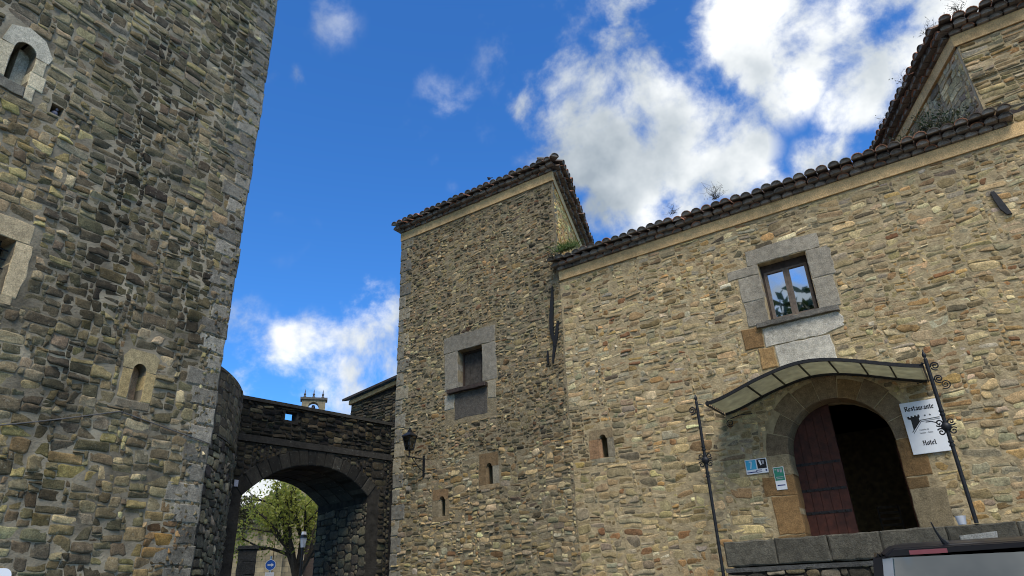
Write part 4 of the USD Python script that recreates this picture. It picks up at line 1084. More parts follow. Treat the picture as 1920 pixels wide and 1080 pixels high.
part(scr, "arm", tube(np.array([(-3.9, 13.9, 4.745), (-3.7, 13.9, 4.79), (-3.45, 13.92, 4.78)]), 0.011, 5), M["iron"])
scr = thing("wall_bracket", "small iron scroll bracket on the wall under the canopy's right end", "bracket", "iron scroll brackets under the canopy")
part(scr, "scroll", tube(spiral((-0.02, 13.9, 4.72), .085, 1.8, XZ, start=2.7, hand=-1), 0.011, 5), M["iron"], smooth=True)
part(scr, "arm", tube(np.array([(-0.05, 13.9, 4.80), (-0.2, 13.9, 4.84), (-0.45, 13.92, 4.82)]), 0.011, 5), M["iron"])

# ------------------------------------------------------------------ signs by the door
def nib(strokes, w=0.13):
    """Broad-nib letter strokes on a unit grid."""
    pen = np.array([(-w, -w * .55), (w, w * .55), (w, w * .55 + .05), (-w, -w * .55 + .05)])
    from shapely.geometry import MultiPoint
    out = []
    for s in strokes:
        for p, q in zip(s[:-1], s[1:]):
            out.append(MultiPoint(np.vstack([pen + p, pen + q])).convex_hull)
    return unary_union(out)


GLYPH = {
    "R": (0.95, [[(.15, 0), (.15, 1.4)], [(.0, 1.3), (.6, 1.4), (.75, 1.1), (.6, .8), (.2, .75)], [(.4, .75), (.75, .15), (.95, 0)]]),
    "H": (1.05, [[(.0, 1.35), (.2, 1.4), (.2, .05), (.05, 0)], [(.2, .7), (.75, .8)], [(.62, 1.3), (.78, 1.4), (.78, .1), (.95, 0)]]),
    "e": (.62, [[(.5, .1), (.25, 0), (.1, .2), (.1, .75), (.35, .95), (.5, .7), (.15, .45)]]),
    "s": (.58, [[(.45, .85), (.2, .95), (.1, .7), (.42, .35), (.35, .05), (.05, .1)]]),
    "t": (.5, [[(.2, 1.3), (.2, .15), (.4, 0)], [(.02, .9), (.42, .95)]]),
    "a": (.66, [[(.08, .85), (.35, .95), (.48, .8), (.48, .1), (.6, 0)], [(.48, .5), (.15, .4), (.1, .12), (.25, 0), (.48, .15)]]),
    "u": (.72, [[(.02, .85), (.15, .9), (.15, .15), (.3, 0), (.52, .15)], [(.52, .95), (.52, .1), (.65, 0)]]),
    "r": (.52, [[(.02, .85), (.16, .9), (.16, .05), (.05, 0)], [(.16, .7), (.4, .95)]]),
    "n": (.74, [[(.02, .85), (.16, .9), (.16, 0)], [(.16, .7), (.42, .95), (.54, .8), (.54, .1), (.66, 0)]]),
    "o": (.66, [[(.1, .15), (.1, .75), (.32, .95), (.52, .8), (.52, .2), (.3, 0), (.1, .15)]]),
    "l": (.38, [[(.05, 1.35), (.17, 1.4), (.17, .15), (.32, 0)]]),
}


def gothic(text, width):
    from shapely import affinity
    x, out = 0.0, []
    for ch in text:
        w, st = GLYPH[ch]
        out.append(affinity.translate(nib(st), x, 0)); x += w + 0.08
    g = unary_union(out)
    s = width / (g.bounds[2] - g.bounds[0])
    g = affinity.scale(g, s, s, origin=(0, 0))
    return affinity.translate(g, -g.bounds[0], 0)


def place(fr, shape, u, z, n0, n1):
    from shapely import affinity
    return eblock(fr, affinity.translate(shape, u, z), n0, n1)


sg = thing("hotel_sign", "white hotel sign board with black lettering and castle emblem right of the door", "sign")
S0 = (-0.825, 3.585)                                     # its lower left corner on the wall
part(sg, "board", pblock(FA, rect(S0[0], S0[0] + .585, S0[1], S0[1] + .925), 0.035, 0.055, c=0.004), M["white"])
part(sg, "lettering", place(FA, gothic("Restaurante", 0.47), S0[0] + .055, S0[1] + .765, 0.0551, 0.0575), M["black"], label="black blackletter word Restaurante")
part(sg, "lettering", place(FA, gothic("Hotel", 0.215), S0[0] + .19, S0[1] + .14, 0.0551, 0.0575), M["black"], label="black blackletter word Hotel")
cast = Polygon([(0, .155), (0, .20), (.03, .20), (.03, .18), (.055, .18), (.055, .205), (.085, .205), (.085, .185), (.11, .185), (.11, .21), (.14, .21), (.14, .19), (.165, .19), (.165, .215), (.195, .215), (.195, .165), (.175, .15), (.175, .10), (.045, -.055), (.045, .14)])
part(sg, "emblem", place(FA, cast, S0[0] + .07, S0[1] + .47, 0.0551, 0.0575), M["black"], label="black crenellated castle tower emblem")
lines = [LineString([(.05, .31), (.22, .50), (.52, .515)]), LineString([(.065, .285), (.225, .475), (.52, .49)]), LineString([(.30, .455), (.38, .455), (.45, .42), (.485, .37)])]
for ln, w_ in zip(lines, (.006, .004, .008)):
    part(sg, "emblem_line", place(FA, ln.buffer(w_), S0[0] + .04, S0[1] + .08, 0.0551, 0.0575), M["black"])
for k in range(2):
    st = Polygon([((.020 if q % 2 == 0 else .009) * math.sin(q * math.pi / 5), (.020 if q % 2 == 0 else .009) * math.cos(q * math.pi / 5)) for q in range(10)])
    part(sg, "star", place(FA, st, S0[0] + .35 + .08 * k, S0[1] + .655, 0.0551, 0.0575), M["black"])


def flat_text(text, h, fr, u, z, n0, bold=False):
    m = meshkit.text_mesh(text, h, 0.002, bold)
    v = np.asarray(m.vertices)
    return fr(u + v[:, 0], z + v[:, 1], n0 + v[:, 2]), np.asarray(m.faces)


part(sg, "small_text", flat_text("Castillo de", .022, FA, S0[0] + .20, S0[1] + .40, 0.0552), M["black"])
part(sg, "small_text", flat_text("Valdes - Salas", .022, FA, S0[0] + .19, S0[1] + .345, 0.0552), M["black"])

pl_ = thing("tourism_plaque", "small plaque with a pale blue square beside a black picture square left of the door", "sign")
P0 = (-3.79, 3.60)
part(pl_, "plate", pblock(FA, rect(P0[0], P0[0] + .43, P0[1], P0[1] + .285), 0.022, 0.034, c=0.003), M["white"])
part(pl_, "blue_square", eblock(FA, sbox(P0[0] + .015, P0[1] + .085, P0[0] + .215, P0[1] + .27), 0.0345, 0.036), M["blue"])
part(pl_, "emblem", place(FA, LineString([(.09, .24), (.13, .235), (.115, .17), (.10, .11)]).buffer(.008), P0[0], P0[1], 0.0361, 0.0375), M["white"])
part(pl_, "picture_square", eblock(FA, sbox(P0[0] + .235, P0[1] + .09, P0[0] + .415, P0[1] + .27), 0.0345, 0.036), M["black"])
part(pl_, "picture_shape", place(FA, Polygon([(.265, .25), (.31, .255), (.325, .16), (.30, .15)]), P0[0], P0[1], 0.0361, 0.0375), M["white"])
part(pl_, "picture_shape", place(FA, Polygon([(.335, .25), (.38, .24), (.375, .17), (.34, .165)]), P0[0], P0[1], 0.0361, 0.0375), M["grey_print"])
part(pl_, "text_strip", eblock(FA, sbox(P0[0] + .02, P0[1] + .025, P0[0] + .20, P0[1] + .045).union(sbox(P0[0] + .20, P0[1] + .02, P0[0] + .31, P0[1] + .07)).union(sbox(P0[0] + .38, P0[1] + .03, P0[0] + .41, P0[1] + .065)), 0.0345, 0.036), M["navy"])
part(pl_, "text_strip", eblock(FA, sbox(P0[0] + .215, P0[1] + .033, P0[0] + .345, P0[1] + .055), 0.0361, 0.0375), M["white"])
pl_ = thing("quality_plaque", "narrow plaque, green above and white below, beside the door's left jamb", "sign")
P1 = (-3.27, 3.245)
part(pl_, "plate", pblock(FA, rect(P1[0], P1[0] + .20, P1[1], P1[1] + .43), 0.024, 0.036, c=0.003), M["white"])
part(pl_, "green_field", eblock(FA, sbox(P1[0] + .01, P1[1] + .175, P1[0] + .19, P1[1] + .42), 0.0365, 0.038), M["green"])
for (u_, z_, w_, h_) in ((.03, .375, .03, .02), (.075, .335, .035, .06), (.125, .325, .04, .07), (.03, .235, .14, .012), (.04, .205, .12, .012)):
    part(pl_, "white_figure", eblock(FA, sbox(P1[0] + u_, P1[1] + z_, P1[0] + u_ + w_, P1[1] + z_ + h_), 0.0381, 0.0392), M["grey_print"])
part(pl_, "text_strip", eblock(FA, sbox(P1[0] + .03, P1[1] + .075, P1[0] + .175, P1[1] + .095), 0.0365, 0.038), M["navy"])

# a pale chair in the dark hall behind the door
ch = thing("chair", "pale ladder back chair dimly seen inside the dark doorway", "chair", loc=(-1.62, 16.2, 1.985), rz=20)
for x_ in (-.2, .2):
    part(ch, "leg", tube(np.array([(x_, .2, 0), (x_, .2, .45), (x_, .24, 1.0)]), .02, 6), M["grey_wood"])
    part(ch, "leg", tube(np.array([(x_, -.2, 0), (x_, -.2, .23), (x_, -.2, .45)]), .02, 6), M["grey_wood"])
part(ch, "seat", bx(-.22, .22, -.22, .22, .45, .48), M["grey_wood"])
for z_ in (.6, .72, .84, .95):
    part(ch, "slat", bx(-.18, .18, .215, .235, z_, z_ + .05), M["grey_wood"])

# ------------------------------------------------------------------ lantern on the small tower
lt = thing("wall_lantern", "black four sided wall lantern on a scrolled bracket near the tower's left corner", "lamp")
lp = np.array([-12.40, 13.38, 5.22])                      # lantern foot
def frustum(c, r0, r1, z0, z1, k=4):
    a = np.arange(k) * 2 * np.pi / k + np.pi / 4
    v = np.vstack([np.stack([c[0] + r * np.cos(a), c[1] + r * np.sin(a), np.full(k, z)], 1) for r, z in ((r0, z0), (r1, z1))] + [np.array([[c[0], c[1], z0], [c[0], c[1], z1]])])
    i = np.arange(k); j = (i + 1) % k
    f = np.vstack([np.stack([i, j, k + j], 1), np.stack([i, k + j, k + i], 1), np.stack([np.full(k, 2 * k), j, i], 1), np.stack([np.full(k, 2 * k + 1), k + i, k + j], 1)])
    return v, f
part(lt, "bottom_plate", frustum(lp, .11, .12, lp[2], lp[2] + .025), M["iron"])
a4 = np.arange(4) * np.pi / 2 + np.pi / 4
for k in range(4):
    p_, q_ = a4[k], a4[(k + 1) % 4]
    quad = np.array([lp + (.105 * math.cos(p_), .105 * math.sin(p_), .03), lp + (.105 * math.cos(q_), .105 * math.sin(q_), .03), lp + (.185 * math.cos(q_), .185 * math.sin(q_), .37), lp + (.185 * math.cos(p_), .185 * math.sin(p_), .37)])
    part(lt, "pane", (quad, np.array([[0, 1, 2], [0, 2, 3]])), M["lamp_glass"])
    part(lt, "corner_bar", tube(np.array([lp + (.112 * math.cos(p_), .112 * math.sin(p_), .02), lp + (.15 * math.cos(p_), .15 * math.sin(p_), .2), lp + (.195 * math.cos(p_), .195 * math.sin(p_), .38)]), .011, 5), M["iron"])
part(lt, "roof", join([frustum(lp, .235, .225, lp[2] + .375, lp[2] + .395), frustum(lp, .22, .07, lp[2] + .397, lp[2] + .49), frustum(lp, .06, .05, lp[2] + .49, lp[2] + .55)]), M["iron"])
part(lt, "finial", blob(lp + (0, 0, .585), (.03, .03, .045), sub=1), M["iron"], smooth=True)
part(lt, "bulb", blob(lp + (0, 0, .19), (.035, .035, .055)), M["lamp_white"], smooth=True)
part(lt, "arm", tube(np.array([lp + (0, 0, 0), lp + (0, 0, -.10), lp + (0, 0, -.17)]), .016, 6), M["iron"])
part(lt, "arm", tube(np.array([lp + (0, -.05, -.16), lp + (0, .2, -.165), lp + (0, .6, -.16)]), .016, 6), M["iron"])
part(lt, "strut", tube(np.array([lp + (0, .1, -.17), lp + (0, .25, -.30), lp + (0, .42, -.42), lp + (0, .6, -.50)]), .012, 6), M["iron"])
part(lt, "scroll", tube(spiral(lp + (0, .02, -.21), .05, 1.4, ((0, 1, 0), (0, 0, 1)), start=1.5), .008, 5), M["iron"])
part(lt, "wall_plate", bx(lp[0] - .03, lp[0] + .03, 13.955, 13.985, lp[2] - .62, lp[2] - .06), M["iron"])

# ------------------------------------------------------------------ iron ties and streaks on the facade
def sliver(fr, pts, widths, n0, n1):
    p = np.array(pts, float)
    w = np.array(widths)
    poly = Polygon(list(zip(p[:, 0] - w, p[:, 1])) + list(zip(p[::-1, 0] + w[::-1], p[::-1, 1])))
    return eblock(fr, poly, n0, n1)


solo("iron_tie", sliver(FA, [(1.66, 8.13), (1.69, 7.95), (1.73, 7.75), (1.78, 7.60)], [.03, .05, .055, .035], 0.0, 0.06), M["iron"], "short dark iron tie bar on the wall high at the right", "tie bar")
stem = thing("dead_ivy", "black dead ivy stems clinging to the wall joint below the tower's right corner", "plant")
part(stem, "stem", sliver(FA, [(-7.96, 9.0), (-8.0, 8.6), (-8.06, 8.1), (-8.07, 7.75), (-8.02, 7.45), (-8.0, 7.32)], [.008, .045, .055, .05, .03, .012], 0.0, 0.07), M["black"])
part(stem, "stem", sliver(FA, [(-7.87, 7.98), (-7.92, 7.7), (-8.0, 7.4), (-8.07, 7.1), (-8.10, 6.9)], [.03, .045, .045, .03, .012], 0.0, 0.06), M["black"])
part(stem, "stem", sliver(FA, [(-8.24, 7.25), (-8.25, 7.05), (-8.24, 6.9)], [.02, .03, .012], 0.0, 0.05), M["black"])


# ------------------------------------------------------------------ plants
def leaves(points, size, rng, droop=0.0):
    n = len(points)
    a = rng.normal(0, 1, (n, 3)); a /= np.linalg.norm(a, axis=1, keepdims=True)
    b = np.cross(a, rng.normal(0, 1, (n, 3))); b /= np.linalg.norm(b, axis=1, keepdims=True)
    s = size * rng.uniform(0.6, 1.4, (n, 1))
    v = np.stack([points - a * s, points + b * s * 0.45, points + a * s, points - b * s * 0.45], 1).reshape(-1, 3)
    k = np.arange(n)[:, None] * 4
    return v, np.vstack([k + np.array([[0, 1, 2]]), k + np.array([[0, 2, 3]])])


def blades(base, n, length, spread, rng, width=0.008, up=1.0, curve=0.5):
    out = []
    for _ in range(n):
        d = np.array([rng.normal(0, spread), rng.normal(0, spread), up]); d /= np.linalg.norm(d)
        L = length * rng.uniform(0.4, 1.1)
        p0 = base + np.array([rng.normal(0, .08), rng.normal(0, .05), 0])
        pts = np.array([p0 + d * L * t + np.array([d[0], d[1], -0.6]) * curve * L * t * t for t in (0, .35, .7, 1)])
        side = np.cross(d, [0.3, -1, 0.1]); side /= np.linalg.norm(side)
        w = np.array([1, .9, .6, .05])[:, None] * width
        v = np.stack([pts - side * w, pts + side * w], 1).reshape(-1, 3)
        f = np.array([[2 * q + a_ for a_ in t] for q in range(3) for t in ((0, 1, 3), (0, 3, 2))])
        out.append((v, f))
    return join(out)


def twig(base, n, L, rng, leaf, mat, path, spread=.55, leafn=6, r=.005):
    tw, pts = [], []
    for _ in range(n):
        d = np.array([rng.normal(0, spread), rng.normal(0, spread * .6), 1.0]); d /= np.linalg.norm(d)
        l_ = L * rng.uniform(.5, 1.1)
        bend = rng.normal(0, .2, 3)
        p = np.array([base + rng.normal(0, .05, 3) * (1, .5, 0) + d * l_ * t + bend * l_ * t * t for t in (0, .4, .75, 1)])
        tw.append(tube(p, [r, r * .8, r * .6, r * .3], 4))
        tt = rng.uniform(.25, 1, leafn)
        pts.append(np.array([p[0] + d * l_ * t + bend * l_ * t * t for t in tt]) + rng.normal(0, .03, (leafn, 3)))
    part(path, "stem", join(tw), M["bark"])
    part(path, "foliage", leaves(np.vstack(pts), leaf, rng), mat)


rng = np.random.default_rng(71)
gt_ = thing("grass_tuft", "bright green grass tuft growing where the small tower meets the lower roof", "plant")
part(gt_, "blades", join([blades(np.array([-7.30 + dx, 13.72, 9.80]), 60, .34, .5, rng) for dx in (-.25, -.1, .05, .2)]), M["leaf_grass"])
twig(np.array([-7.65, 13.60, 9.62]), 16, .36, rng, .028, M["leaf_dry"], gt_, spread=.8)
wd = thing("roof_weed", "bare twiggy weed on the lower roof edge above the upper window's left", "plant", "weeds on the lower roof edge")
twig(np.array([-3.3, 13.72, 9.80]), 22, .42, rng, .018, M["leaf_dry"], wd, spread=.7, leafn=4)
wd = thing("roof_weed", "thin low weed on the lower roof edge nearer the small tower", "plant", "weeds on the lower roof edge")
twig(np.array([-4.35, 13.72, 9.78]), 12, .30, rng, .014, M["leaf_dry"], wd, spread=.7, leafn=3)
bs = thing("roof_shrub", "green shrub growing behind the tile edge at the foot of the upper block", "plant")
for dx in (-.45, -.2, .05, .25):
    twig(np.array([1.30 + dx, 13.95 + abs(dx) * .3, 9.68]), 16, .62, rng, .034, M["leaf_dark"] if dx < .1 else M["leaf_dry"], bs, spread=.5, leafn=12)
for (t_, lab, hgt) in ((0.02, "tuft of dry weeds on the corner of the upper block's roof", .35), (0.22, "reddish weed leaning over the upper block's side eave", .3), (0.42, "low weeds half way along the upper block's side eave", .22), (0.62, "faint weeds far along the upper block's side eave", .2)):
    q_ = np.array([1.98, 14.0]) + SR * 7.6 * t_
    w_ = thing("eave_weed", lab, "plant", "weeds along the upper eave")
    twig(np.array([q_[0] - .22, q_[1] - .1, 12.16]), 14, hgt, rng, .018, M["leaf_dry"], w_, spread=.8, leafn=5)
w_ = thing("eave_weed", "taller pale weed above the upper block's front eave", "plant", "weeds along the upper eave")
twig(np.array([2.25, 13.78, 12.20]), 16, .38, rng, .018, M["leaf_dry"], w_, spread=.6, leafn=5)
br = thing("small_bird", "small dark bird perched on the small tower's front roof edge", "bird")
part(br, "body", blob((-9.72, 13.66, 13.0), (.055, .035, .045)), M["black"], smooth=True)
part(br, "head", blob((-9.765, 13.655, 13.045), (.024, .02, .024)), M["black"], smooth=True)
part(br, "tail", fix(*join([bx(-9.69, -9.59, 13.65, 13.67, 12.985, 12.995)])), M["black"])


def tree(path, base, h, trunks, spread, leafn, leafsize, mat, rng, trunk_r=.14, fork=.25, crown=(0.3, 1.0)):
    tw, tips = [], []
    def grow(p, d, L, r, depth):
        pts = [p]
        for s in range(3):
            d = d + rng.normal(0, .10, 3); d /= np.linalg.norm(d)
            pts.append(pts[-1] + d * L / 3)
        tw.append(tube(np.array(pts), np.linspace(r, r * .65, 4), 5 if depth < 3 else 4, caps=False))
        tips.extend([(q, depth) for q in pts[1:]])
        if depth >= 4:
            return
        for _ in range(3 if depth < 3 else 2):
            nd = d + rng.normal(0, spread, 3) + np.array([0, 0, .18]); nd /= np.linalg.norm(nd)
            grow(pts[rng.integers(2, 4)], nd, L * rng.uniform(.6, .85), r * .55, depth + 1)
    top = np.array(base, float) + (0, 0, h * fork)
    part(path, "trunk", tube(np.array([base, (np.array(base) + top) / 2 + rng.normal(0, .04, 3) * (1, 1, 0), top]), [trunk_r * 1.25, trunk_r, trunk_r * .9], 9), M["bark"], smooth=True)
    for k in range(trunks):
        a = 2 * np.pi * k / trunks + rng.uniform(0, 1)
        d = np.array([math.cos(a) * .45, math.sin(a) * .45, 1.0]); d /= np.linalg.norm(d)
        grow(top, d, h * .26, trunk_r * .6, 1)
    part(path, "branches", join(tw), M["bark"])
    P = np.array([p for p, d in tips if d >= 2])
    pick = P[rng.integers(0, len(P), leafn)] + rng.normal(0, h * .032, (leafn, 3))
    part(path, "crown", leaves(pick, leafsize, rng), mat)


rng = np.random.default_rng(81)
gtree = thing("pollarded_tree", "thin many stemmed tree in fresh spring leaf seen through the gate arch", "tree")
tb = np.array([-0.778, 0.628]) * 30.0
tree(gtree, (tb[0], tb[1], float(ground_height(tb[0], tb[1])) - .1), 6.0, 7, .40, 9500, .066, M["leaf_spring"], rng, trunk_r=.22, fork=.32)
for (x_, y_, h_, lab) in ((-9.3, -21, 21.2, "large dark leafy tree behind the viewer, mirrored low in the window's left pane"), (-5.6, -22, 24.6, "large dark leafy tree behind the viewer, mirrored low in the window's right pane")):
    t_ = thing("courtyard_tree", lab, "tree", "trees behind the viewer")
    tree(t_, (x_, y_, -.1), h_, 7, .5, 20000, .50, M["leaf_dark"], rng, trunk_r=.4, fork=.2)

# ------------------------------------------------------------------ church beyond the gate
rng = np.random.default_rng(91)
CH = Frame((-0.770 * 45, 0.638 * 45), math.atan2(0.638, 0.770))
CH.U = np.array([0.638, 0.770, 0.0]); CH.N = np.array([0.770, -0.638, 0.0])
church = thing("church", "ochre stone church front with a round arched portal, beyond the gate", "church")
M["church_wall"] = usdkit.material(stage, "/World/Looks/church_wall",
    {"tc": ("texture_coordinate", {}), "sx": ("separate_xyz", {}), "ad": ("math", {"math_type": "add"}), "cb": ("combine_xyz", {}),
     "b": ("brick_texture", {"scale": 1.0, "brick_width": 0.62, "row_height": 0.30, "mortar_size": 0.012, "color1": (.30, .25, .15), "color2": (.21, .18, .115), "mortar": (.14, .125, .09), "bias": 0.0}),
     "n": ("noise_texture", {"scale": 1.2, "detail": 6.0, "roughness": 0.65}), "m": ("map_range", {"from_min": .3, "from_max": .7, "to_min": .55, "to_max": 1.35, "clamp": True}), "v": ("vector_math", {"math_type": "scale"}),
     "p": ("principled_bsdf", {"roughness": 0.95, "specular_ior_level": 0.2})},
    [("tc.object", "sx.vector"), ("sx.x", "ad.value1"), ("sx.y", "ad.value2"), ("ad.value", "cb.x"), ("sx.z", "cb.y"), ("cb.vector", "b.vector"), ("tc.object", "n.vector"), ("n.fac", "m.value"), ("b.color", "v.vector1"), ("m.result", "v.scale"), ("v.vector", "p.base_color")], surface="p.BSDF")
po = arch(-.22, 1.28, 2.0, 5.35)
front = Polygon([(-1.75, 1.5), (8, 1.5), (8, 11.2), (3, 12.6), (-1.75, 11.0)]).difference(po)
part(church, "front_wall", eblock(CH, front, -1.0, 0.0), M["church_wall"])
part(church, "nave", eblock(CH, Polygon([(-1.7, 1.5), (7.9, 1.5), (7.9, 11.0), (3, 12.4), (-1.7, 10.9)]), -14.0, -1.01), M["church_wall"])
for k, (r_, n_) in enumerate(((.98, .05), (1.22, .10))):
    ring = arch(.53 - r_ - .0, .53 + r_, 2.0, 5.35, 22).difference(arch(.53 - r_ + .22, .53 + r_ - .22, 1.9, 5.35, 22))
    part(church, "portal_ring", eblock(CH, ring, -.05, n_), M["dressed"], color=(.34, .28, .18))
part(church, "portal_door", eblock(CH, po, -.6, -.5), M["dark_wood"])
part(church, "string_course", eblock(CH, sbox(-1.75, 7.6, 8, 7.78), 0.0, .10), M["dressed"], color=(.33, .29, .2))
part(church, "buttress", eblock(CH, sbox(-1.95, 1.5, -1.45, 10.2), 0.0, .5), M["church_wall"])
bg = part(church, "bell_gable", eblock(CH, sbox(-1.25, 12.0, .28, 14.05).difference(arch(-.84, -.13, 13.0, 13.55)), -1.4, -.8), M["church_wall"])
part(bg, "coping", eblock(CH, sbox(-1.37, 14.055, .40, 14.2), -1.5, -.7), M["dressed"], color=(.10, .095, .08))
for u_ in (-1.10, -.52, .08):
    m = trimesh.creation.revolve(np.array([(0, 0), (.10, 0), (.10, .12), (.05, .2), (.085, .3), (.03, .40), (.03, .5), (0, .68)]), sections=8)
    m.apply_translation(CH(u_, 14.2, -1.1)); part(bg, "pinnacle", m, M["dressed"], color=(.09, .085, .075))
bell = trimesh.creation.revolve(np.array([(0, .36), (.09, .34), (.12, .2), (.15, .08), (.2, 0), (.16, 0), (0, .03)]), sections=14)
bell.apply_translation(CH(-.49, 13.40, -1.1)); part(bg, "bell", bell, M["iron"], smooth=True)
annex = thing("church_annex", "low ivy grown stone annex left of the church front, seen through the arch", "building")
part(annex, "wall", eblock(CH, Polygon([(-7.5, 1.5), (-2.0, 1.5), (-2.0, 8.05), (-3.0, 7.5), (-3.1, 7.1), (-7.5, 6.6)]), -5.0, .3), M["church_wall"])
iv = rng.uniform(0, 1, (3200, 3))
ip = CH(-4.4 + iv[:, 0] * 2.6, 5.4 + iv[:, 1] * 2.2, .36 + iv[:, 2] * .35)
keep = meshkit.fbm(ip * 0.9, 3, 4) > .47
part(annex, "ivy", leaves(ip[keep], .09, rng), M["leaf_dry"], kind="stuff")

pier = thing("stone_pier", "squat dark stone pier standing just beyond the gate on the left", "pier")
pp = np.array([-0.8165, 0.577]) * 26.0
g0 = float(ground_height(*pp))
PR = Frame(tuple(pp), math.atan2(0.577, 0.8165)); PR.U = np.array([0.577, 0.8165, 0]); PR.N = np.array([0.8165, -0.577, 0])
for k in range(8):
    part(pier, "course", pblock(PR, rect(-.30, .30, g0 - .2 + k * .40, g0 + .195 + k * .40), -.6, rng.uniform(-.01, .01), c=.012, rng=rng), M["gate_stone"], smooth=25, color=np.array((.06, .058, .052)) * rng.uniform(.8, 1.3))
part(pier, "cap", pblock(PR, rect(-.34, .34, g0 + 3.0, g0 + 3.12), -.74, .04, c=.03), M["gate_stone"], color=(.07, .068, .06))
sp = np.array([-0.775, 0.632]) * 25.0
g0 = float(ground_height(*sp))
sl = thing("street_lamp", "street lamp with a white lantern in front of the thin tree beyond the arch", "lamp", loc=(sp[0], sp[1], g0))
LT = 1.6 + .088 * 25 - g0
part(sl, "post", tube(np.array([(0, 0, -.1), (0, 0, 1.5), (0, 0, LT - .50)]), [.07, .05, .035], 10), M["iron"], smooth=True)
part(sl, "lantern", frustum((0, 0), .07, .11, LT - .50, LT - .20), M["lamp_white"])
part(sl, "hood", frustum((0, 0), .13, .09, LT - .195, LT - .10), M["iron"])
part(sl, "cap", frustum((0, 0), .085, .07, LT - .095, LT), M["white"])
bp = np.array([-0.7990, 0.6013]) * 27.0
g0 = float(ground_height(*bp))
bs_ = thing("road_sign", "round blue road sign with a white arrow on a post beyond the arch", "sign")
BS = Frame(tuple(bp), 0); BS.U = np.array([0.601, 0.799, 0]); BS.N = np.array([0.799, -0.601, 0])
zc_ = 1.6 + .047 * 27
part(bs_, "post", tube(np.array([BS(0, g0 - .1, -.04), BS(0, zc_, -.04), BS(0, zc_ + .3, -.04)]), .03, 8), M["alloy"])
part(bs_, "disc", eblock(BS, Point(0, zc_).buffer(.17), -.01, .01), M["road_blue"])
part(bs_, "rim", eblock(BS, Point(0, zc_).buffer(.18).difference(Point(0, zc_).buffer(.165)), -.012, .014), M["white"])
part(bs_, "arrow", eblock(BS, unary_union([sbox(-.10, zc_ - .02, .05, zc_ + .02), Polygon([(.03, zc_ - .06), (.115, zc_), (.03, zc_ + .06)])]), .0105, .0125), M["white"])
part(bs_, "lower_plate", eblock(BS, sbox(-.15, zc_ - .42, .15, zc_ - .24), -.01, .01), M["white"])

# ------------------------------------------------------------------ white sign plate at the lower left edge
ws = thing("white_sign_plate", "white rounded sign plate on a post at the lower left before the dark tower", "sign")
wp = np.array([-0.9365, 0.3505]) * 6.0
WS = Frame(tuple(wp), 0); WS.U = np.array([0.3505, 0.9365, 0]); WS.N = np.array([0.9365, -0.3505, 0])
plate = sbox(-.50, 1.22, -.02, 1.84).buffer(.05)
part(ws, "plate", eblock(WS, plate, 0.0, .012), M["white"])
part(ws, "clip", eblock(WS, sbox(-.13, 1.83, -.105, 1.90), -.01, .022), M["black"])
part(ws, "post", tube(np.array([WS(-.2, -.1, -.04), WS(-.2, 1.0, -.04), WS(-.2, 1.84, -.04)]), .03, 10), M["alloy"], smooth=40)

# ------------------------------------------------------------------ dark car, rear towards the viewer, at the lower right
car = thing("dark_car", "dark people carrier parked nose to the terrace, its rear window mirroring the sky", "car", loc=(0.11, 5.0, 0.035))
W_ = 0.90
def loft(secs):
    """secs: list of (y, half-width low, half-width high, z low, z high) -> closed hull-like shell with 8 point sections."""
    v = []
    for (y, a, b, z0, z1) in secs:
        zm = z0 + (z1 - z0) * .55
        v += [(-a * .96, y, z0), (-a, y, z0 + .12 * (z1 - z0)), (-(a + b) / 2, y, zm), (-b, y, z1 - .05), (-b * .9, y, z1), (b * .9, y, z1), (b, y, z1 - .05), ((a + b) / 2, y, zm), (a, y, z0 + .12 * (z1 - z0)), (a * .96, y, z0)]
    v = np.array(v); k = 10; n = len(secs)
    i, j = np.meshgrid(np.arange(n - 1), np.arange(k), indexing="ij")
    q = np.stack([i * k + j, i * k + (j + 1) % k, (i + 1) * k + (j + 1) % k, (i + 1) * k + j], -1).reshape(-1, 4)
    f = np.vstack([q[:, [0, 1, 2]], q[:, [0, 2, 3]], [[0, t + 1, t] for t in range(1, k - 1)], [[(n - 1) * k, (n - 1) * k + t, (n - 1) * k + t + 1] for t in range(1, k - 1)]])
    return fix(v, f)
part(car, "body", loft([(-.12, .80, .82, .38, .9), (-.02, .88, .88, .30, 1.05), (.6, .92, .90, .26, 1.06), (2.6, .92, .90, .26, 1.05), (3.6, .90, .86, .28, .98), (4.2, .82, .78, .32, .85), (4.35, .70, .68, .4, .75)]), M["paint"], smooth=35)
HW = .86                                                   # half width of the roof at the rear edge
roofm = loft([(-.02, .76, .74, 1.69, 1.735), (.12, .80, .77, 1.68, 1.755), (1.0, .82, .79, 1.67, 1.80), (2.0, .80, .76, 1.66, 1.77), (2.5, .74, .70, 1.60, 1.68)])
part(car, "roof", roofm, M["paint"], smooth=35)
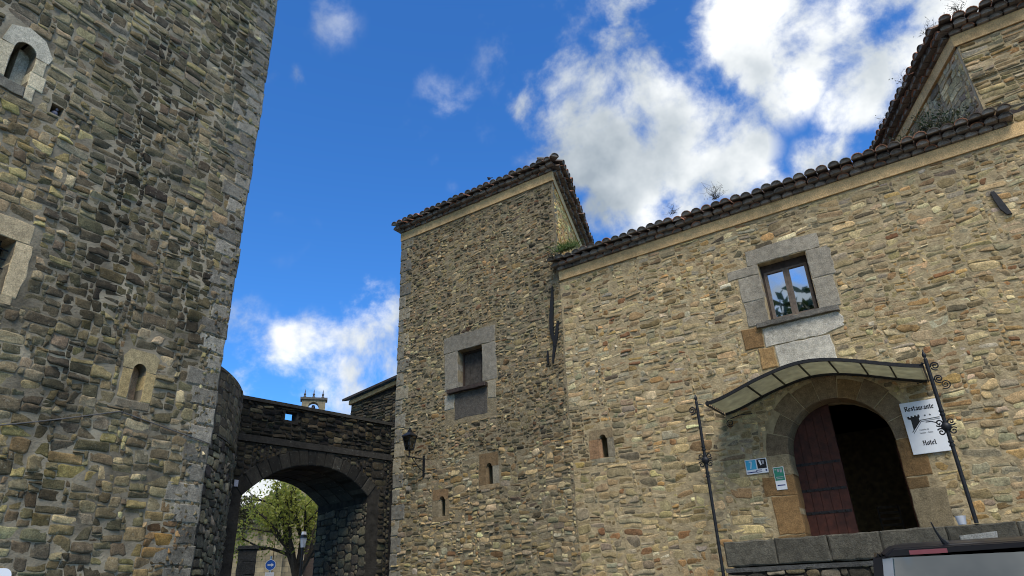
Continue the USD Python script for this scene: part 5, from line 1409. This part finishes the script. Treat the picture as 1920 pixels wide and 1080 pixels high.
for s_ in (-1, 1):
    def pil(p, q, w_, d_):
        p, q = np.array(p, float), np.array(q, float)
        return fix(np.array([c + np.array([dx * w_, dy * d_, 0]) for c in (p, q) for dx, dy in ((-1, -1), (1, -1), (1, 1), (-1, 1))]), np.array([[0, 2, 1], [0, 3, 2], [4, 5, 6], [4, 6, 7], [0, 1, 5], [0, 5, 4], [1, 2, 6], [1, 6, 5], [2, 3, 7], [2, 7, 6], [3, 0, 4], [3, 4, 7]]))
    part(car, "rear_pillar", pil((s_ * .85, .0, 1.03), (s_ * .735, .03, 1.69), .045, .06), M["paint"])
    part(car, "pillar_trim", pil((s_ * .80, -.045, 1.05), (s_ * .70, -.02, 1.68), .028, .012), M["alloy"])
    part(car, "middle_pillar", pil((s_ * .88, 1.2, 1.03), (s_ * .79, 1.2, 1.69), .03, .05), M["paint"])
    part(car, "windscreen_pillar", pil((s_ * .86, 3.3, 1.0), (s_ * .74, 2.4, 1.66), .03, .05), M["paint"])
    sw = np.array([(s_ * .885, .1, 1.05), (s_ * .875, 3.2, 1.03), (s_ * .76, 2.4, 1.66), (s_ * .775, .1, 1.68)])
    part(car, "side_window", (sw, np.array([[0, 1, 2], [0, 2, 3]])), M["car_glass"])
    part(car, "tail_lamp", bx(s_ * .86 - .05, s_ * .86 + .05, -.10, .02, .72, 1.02), M["brake_red"])
rw_ = np.array([(-.79, -.03, 1.05), (.79, -.03, 1.05), (.70, .0, 1.692), (-.70, .0, 1.692)])
part(car, "rear_window", (rw_, np.array([[0, 1, 2], [0, 2, 3]])), M["car_glass"])
wsn = np.array([(-.82, 3.32, 1.0), (.82, 3.32, 1.0), (.72, 2.48, 1.63), (-.72, 2.48, 1.63)])
part(car, "windscreen", (wsn, np.array([[0, 1, 2], [0, 2, 3]])), M["car_glass"])
part(car, "brake_light", bx(-.57, -.37, -.058, -.015, 1.693, 1.718), M["brake_red"])
part(car, "spoiler_edge", loft([(-.05, .73, .72, 1.69, 1.727), (.06, .75, .73, 1.69, 1.748)]), M["paint"], smooth=35)
ant = np.array([(-.37, .06, 1.74), (-.39, .03, 1.775), (-.405, .01, 1.82), (-.415, -.01, 1.87)])
part(car, "antenna", tube(ant, [.02, .009, .006, .004], 6), M["black"])
for s_ in (-1, 1):
    for y_ in (.75, 3.3):
        t_ = part(car, "wheel", trimesh.creation.cylinder(.33, .22, sections=24, transform=trimesh.transformations.translation_matrix([s_ * .82, y_, .33]) @ trimesh.transformations.rotation_matrix(np.pi / 2, [0, 1, 0])), M["tyre"], smooth=40)
        part(t_, "rim", trimesh.creation.cylinder(.21, .02, sections=16, transform=trimesh.transformations.translation_matrix([s_ * .94, y_, .33]) @ trimesh.transformations.rotation_matrix(np.pi / 2, [0, 1, 0])), M["alloy"], smooth=40)
part(car, "dashboard", bx(-.7, .7, 2.4, 3.0, .95, 1.08), M["tyre"])
for s_ in (-.4, .4):
    part(car, "seat", join([bx(s_ - .24, s_ + .24, 1.5, 1.62, .6, 1.3), bx(s_ - .13, s_ + .13, 1.5, 1.6, 1.33, 1.5)]), M["tyre"])
